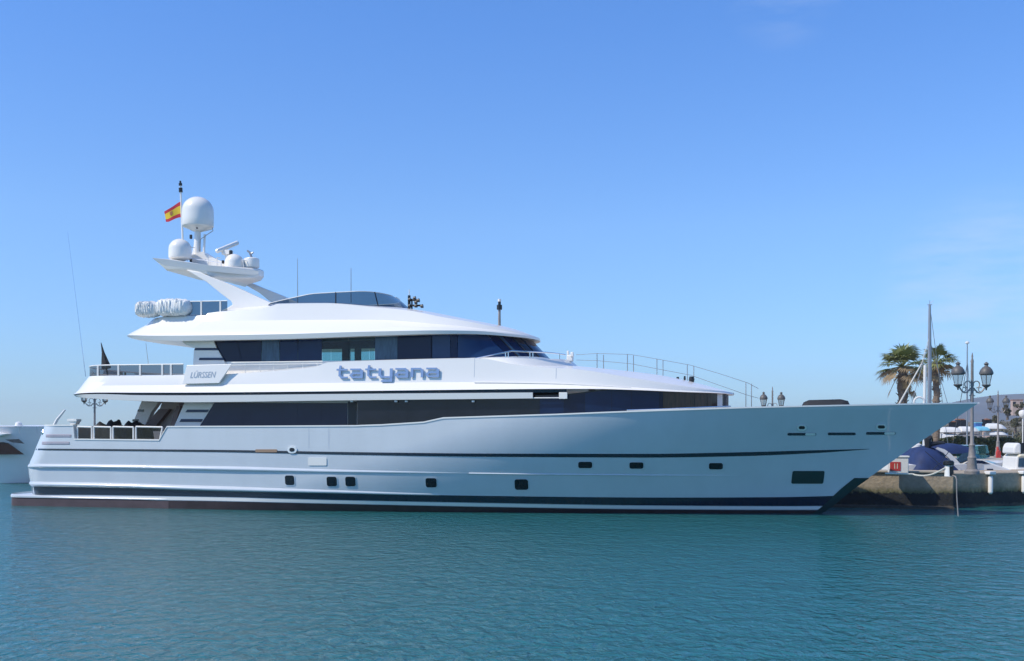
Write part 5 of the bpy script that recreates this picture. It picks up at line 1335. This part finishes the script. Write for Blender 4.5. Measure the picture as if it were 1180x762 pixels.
mb = MB(); mb.box((0, 0.6, 7.2 * k), (8.0 * k, 1.5, 0.12)); mb.build('container_roof', M['aqua'], tr, smooth=False)
mb = MB(); mb.box((0, 0.6, -1.2), (7.0 * k, 1.2, 2.35)); mb.build('container_stand', M['lamppost'], tr, smooth=False)
D = 96; b = at_depth(1178.5, 503, D); gl = thing('globe_lamp', 'white globe lamp on a slim white post at the right edge', 'street lamp', (b.x, b.y, QZ))
zg = at_depth(1178, 477.5, D).z - QZ; mb = MB(); mb.tube([(0, 0, 0), (0, 0, zg - 0.3)], 0.05, 8); mb.build('post', M['whitepl'], gl)
mb = MB(); mb.lathe((0, 0, zg - 0.35), [(0.06, 0.0), (0.2, 0.08), (0.30, 0.25), (0.34, 0.45), (0.30, 0.62), (0.12, 0.72), (0.02, 0.74)], 16); mb.build('lamp_globe', M['whitepl'], gl)
# cream and white speedboat at the right edge, half out of the picture
D = 60; b = at_depth(1186, 503, D); b.z = 0; k = D / F
sb = thing('speed_boat', 'white and cream cabin speedboat cut off by the right edge of the photo', 'speedboat', b, rad(-6))
def s_(px, py): w = at_depth(px, py, D); return (w.x - b.x, w.z)
mb = MB(); mb.prism([s_(*p) for p in ((1166, 549), (1168, 526), (1232, 526), (1238, 549))], -0.6, 1.6); mb.build('cabin', M['whitepl'], sb, smooth=False, bevel=0.06)
mb = MB(); mb.prism([s_(*p) for p in ((1165.5, 523), (1166, 516), (1168, 511.5), (1171, 510), (1174, 512), (1174, 523))], -0.45, 1.4); mb.build('fly_seat', M['whitepl'], sb, smooth=False, bevel=0.14)
mb = MB(); mb.prism([s_(*p) for p in ((1169, 526.5), (1172, 523.4), (1215, 523.0), (1215, 526.5))], -0.7, 1.7); mb.build('cabin_roof', M['cream'], sb, smooth=False, bevel=0.04)
mb = MB(); mb.prism([s_(*p) for p in ((1169.3, 538), (1170, 528), (1177, 528), (1177, 538))], -0.63, -0.60); mb.build('cabin_window', M['curtain'], sb, smooth=False)
mb = MB(); mb.prism([s_(*p) for p in ((1160, 541), (1235, 539), (1228, 575), (1166, 575))], -1.0, 2.0); mb.build('hull', M['whitepl'], sb, smooth=False, bevel=0.15)
mb = MB(); c = s_(1177.5, 511.5); mb.tube([(c[0], 0.2, c[1] - 0.55), (c[0], 0.2, c[1] + 0.05)], 0.2, 10); mb.tube([(c[0] + 0.25, 0.2, c[1] - 0.4), (c[0] + 0.3, 0.2, c[1] + 0.25)], 0.1, 8); mb.build('outboard', M['black'], sb)
mb = MB(); mb.lathe((s_(1163, 545)[0], -1.1, s_(1163, 545)[1] - 0.1), [(0.05, 0), (0.12, 0.05), (0.12, 0.22), (0.06, 0.30), (0.04, 0.36)], 10); mb.build('bow_fitting', M['whitepl'], sb)

# ---- white cruiser at the left edge
D = 76; k = D / F; b = at_depth(10, 503, D); b.z = 0
wc = thing('cabin_cruiser', 'white cabin cruiser with a dark wedge window, cut off by the left edge', 'cruiser', b, 0)
def c_(px, py, dy=0): w = at_depth(px, py, D + dy); return (w.x - b.x, dy, w.z)
mb = MB(); N = 24
for side in (-1, 1):
    g = []
    for v in range(7):
        vv = v / 6; row = []
        for i in range(N + 1):
            t = i / N; xr = c_(lerp(42, 58, vv ** 0.8), 503)[0]; x = lerp(c_(-160, 503)[0], xr, t); bw = 2.2 * (1 - max(0, (t - 0.55) / 0.45) ** 2.4) * (0.82 + 0.18 * vv); zt_ = lerp(3.85, 4.05, t)
            row.append((x, side * bw + 2.2, lerp(-0.4, zt_, vv)))
        g.append(row)
    g.append([(p[0], 2.2, p[2] + 0.1) for p in g[-1]]); mb.grid(g)
ch = mb.build('hull', M['white'], wc, ang=45, weld=True)
def plate_(name, pts, m, y, parent=ch, th=0.05):
    mbs = MB(); mbs.prism([(c_(x, yy)[0], c_(x, yy)[2]) for x, yy in pts], y, y - th); return mbs.build(name, m, parent, smooth=False)
plate_('hull_window', [(-30, 511), (4, 509.5), (10, 511), (28, 523.8), (-30, 524)], M['maroon'], 0.02)
plate_('hull_window', [(6, 506.6), (22, 506), (28, 511.4), (14, 510)], M['navy'], 0.02)
plate_('boot_stripe', [(-60, 558.5), (33, 556.5), (33, 560), (-60, 562)], M['navy'], 0.35)
mb = MB(); mb.prism([(c_(x, y)[0], c_(x, y)[2]) for x, y in ((-60, 499), (-5, 497.5), (10, 500), (2, 503), (-60, 507))], -0.25, 1.6); mb.build('deck_visor', M['white'], wc, smooth=False, bevel=0.08)
mb = MB(); q = c_(8, 490); mb.lathe((q[0], 1.8, q[2] - 0.5), [(0.12, 0), (0.2, 0.3), (0.26, 0.5), (0.2, 0.7), (0.02, 0.78)], 14); mb.build('radome', M['white'], wc)
mb = MB(); a, e = c_(43, 494), c_(61.5, 471.5); mb.tube([(a[0], 2.0, a[2] - 0.4), (lerp(a[0], e[0], 0.5), 2.0, lerp(a[2], e[2], 0.5)), (e[0], 2.0, e[2])], [0.14, 0.11, 0.07], 8); mb.box((a[0], 2.0, a[2] - 0.2), (0.4, 0.4, 0.5)); mb.build('davit', M['whitepl'], wc)
mb = MB(); P = [(lerp(c_(-60, 490)[0], c_(40, 492)[0], i / 10), 0.35, lerp(c_(-60, 490.5)[2], c_(40, 491.5)[2], i / 10)) for i in range(11)]; mb.tube(P, 0.03, 6)
for q in P[::2]: mb.tube([q, (q[0], q[1], q[2] - 0.5)], 0.02, 5)
mb.build('guard_rail', M['steel'], wc)

# ---- sea air: one even box of pale haze round the camera and everything built
mb = MB(); mb.box((600, 1500, 58), (7000, 5200, 124))
hz_ = mb.build('haze', None, None, smooth=False); hz_.data.materials.clear()
hm = bpy.data.materials.new('haze_air'); hm.use_nodes = True; ht_ = hm.node_tree; ht_.nodes.clear()
ho = ht_.nodes.new('ShaderNodeOutputMaterial'); hv = ht_.nodes.new('ShaderNodeVolumePrincipled')
hv.inputs['Color'].default_value = (0.86, 0.92, 1.0, 1); hv.inputs['Density'].default_value = 0.0002; hv.inputs['Anisotropy'].default_value = 0.2
ht_.links.new(hv.outputs[0], ho.inputs['Volume']); hz_.data.materials.append(hm); tag(hz_, kind='stuff')
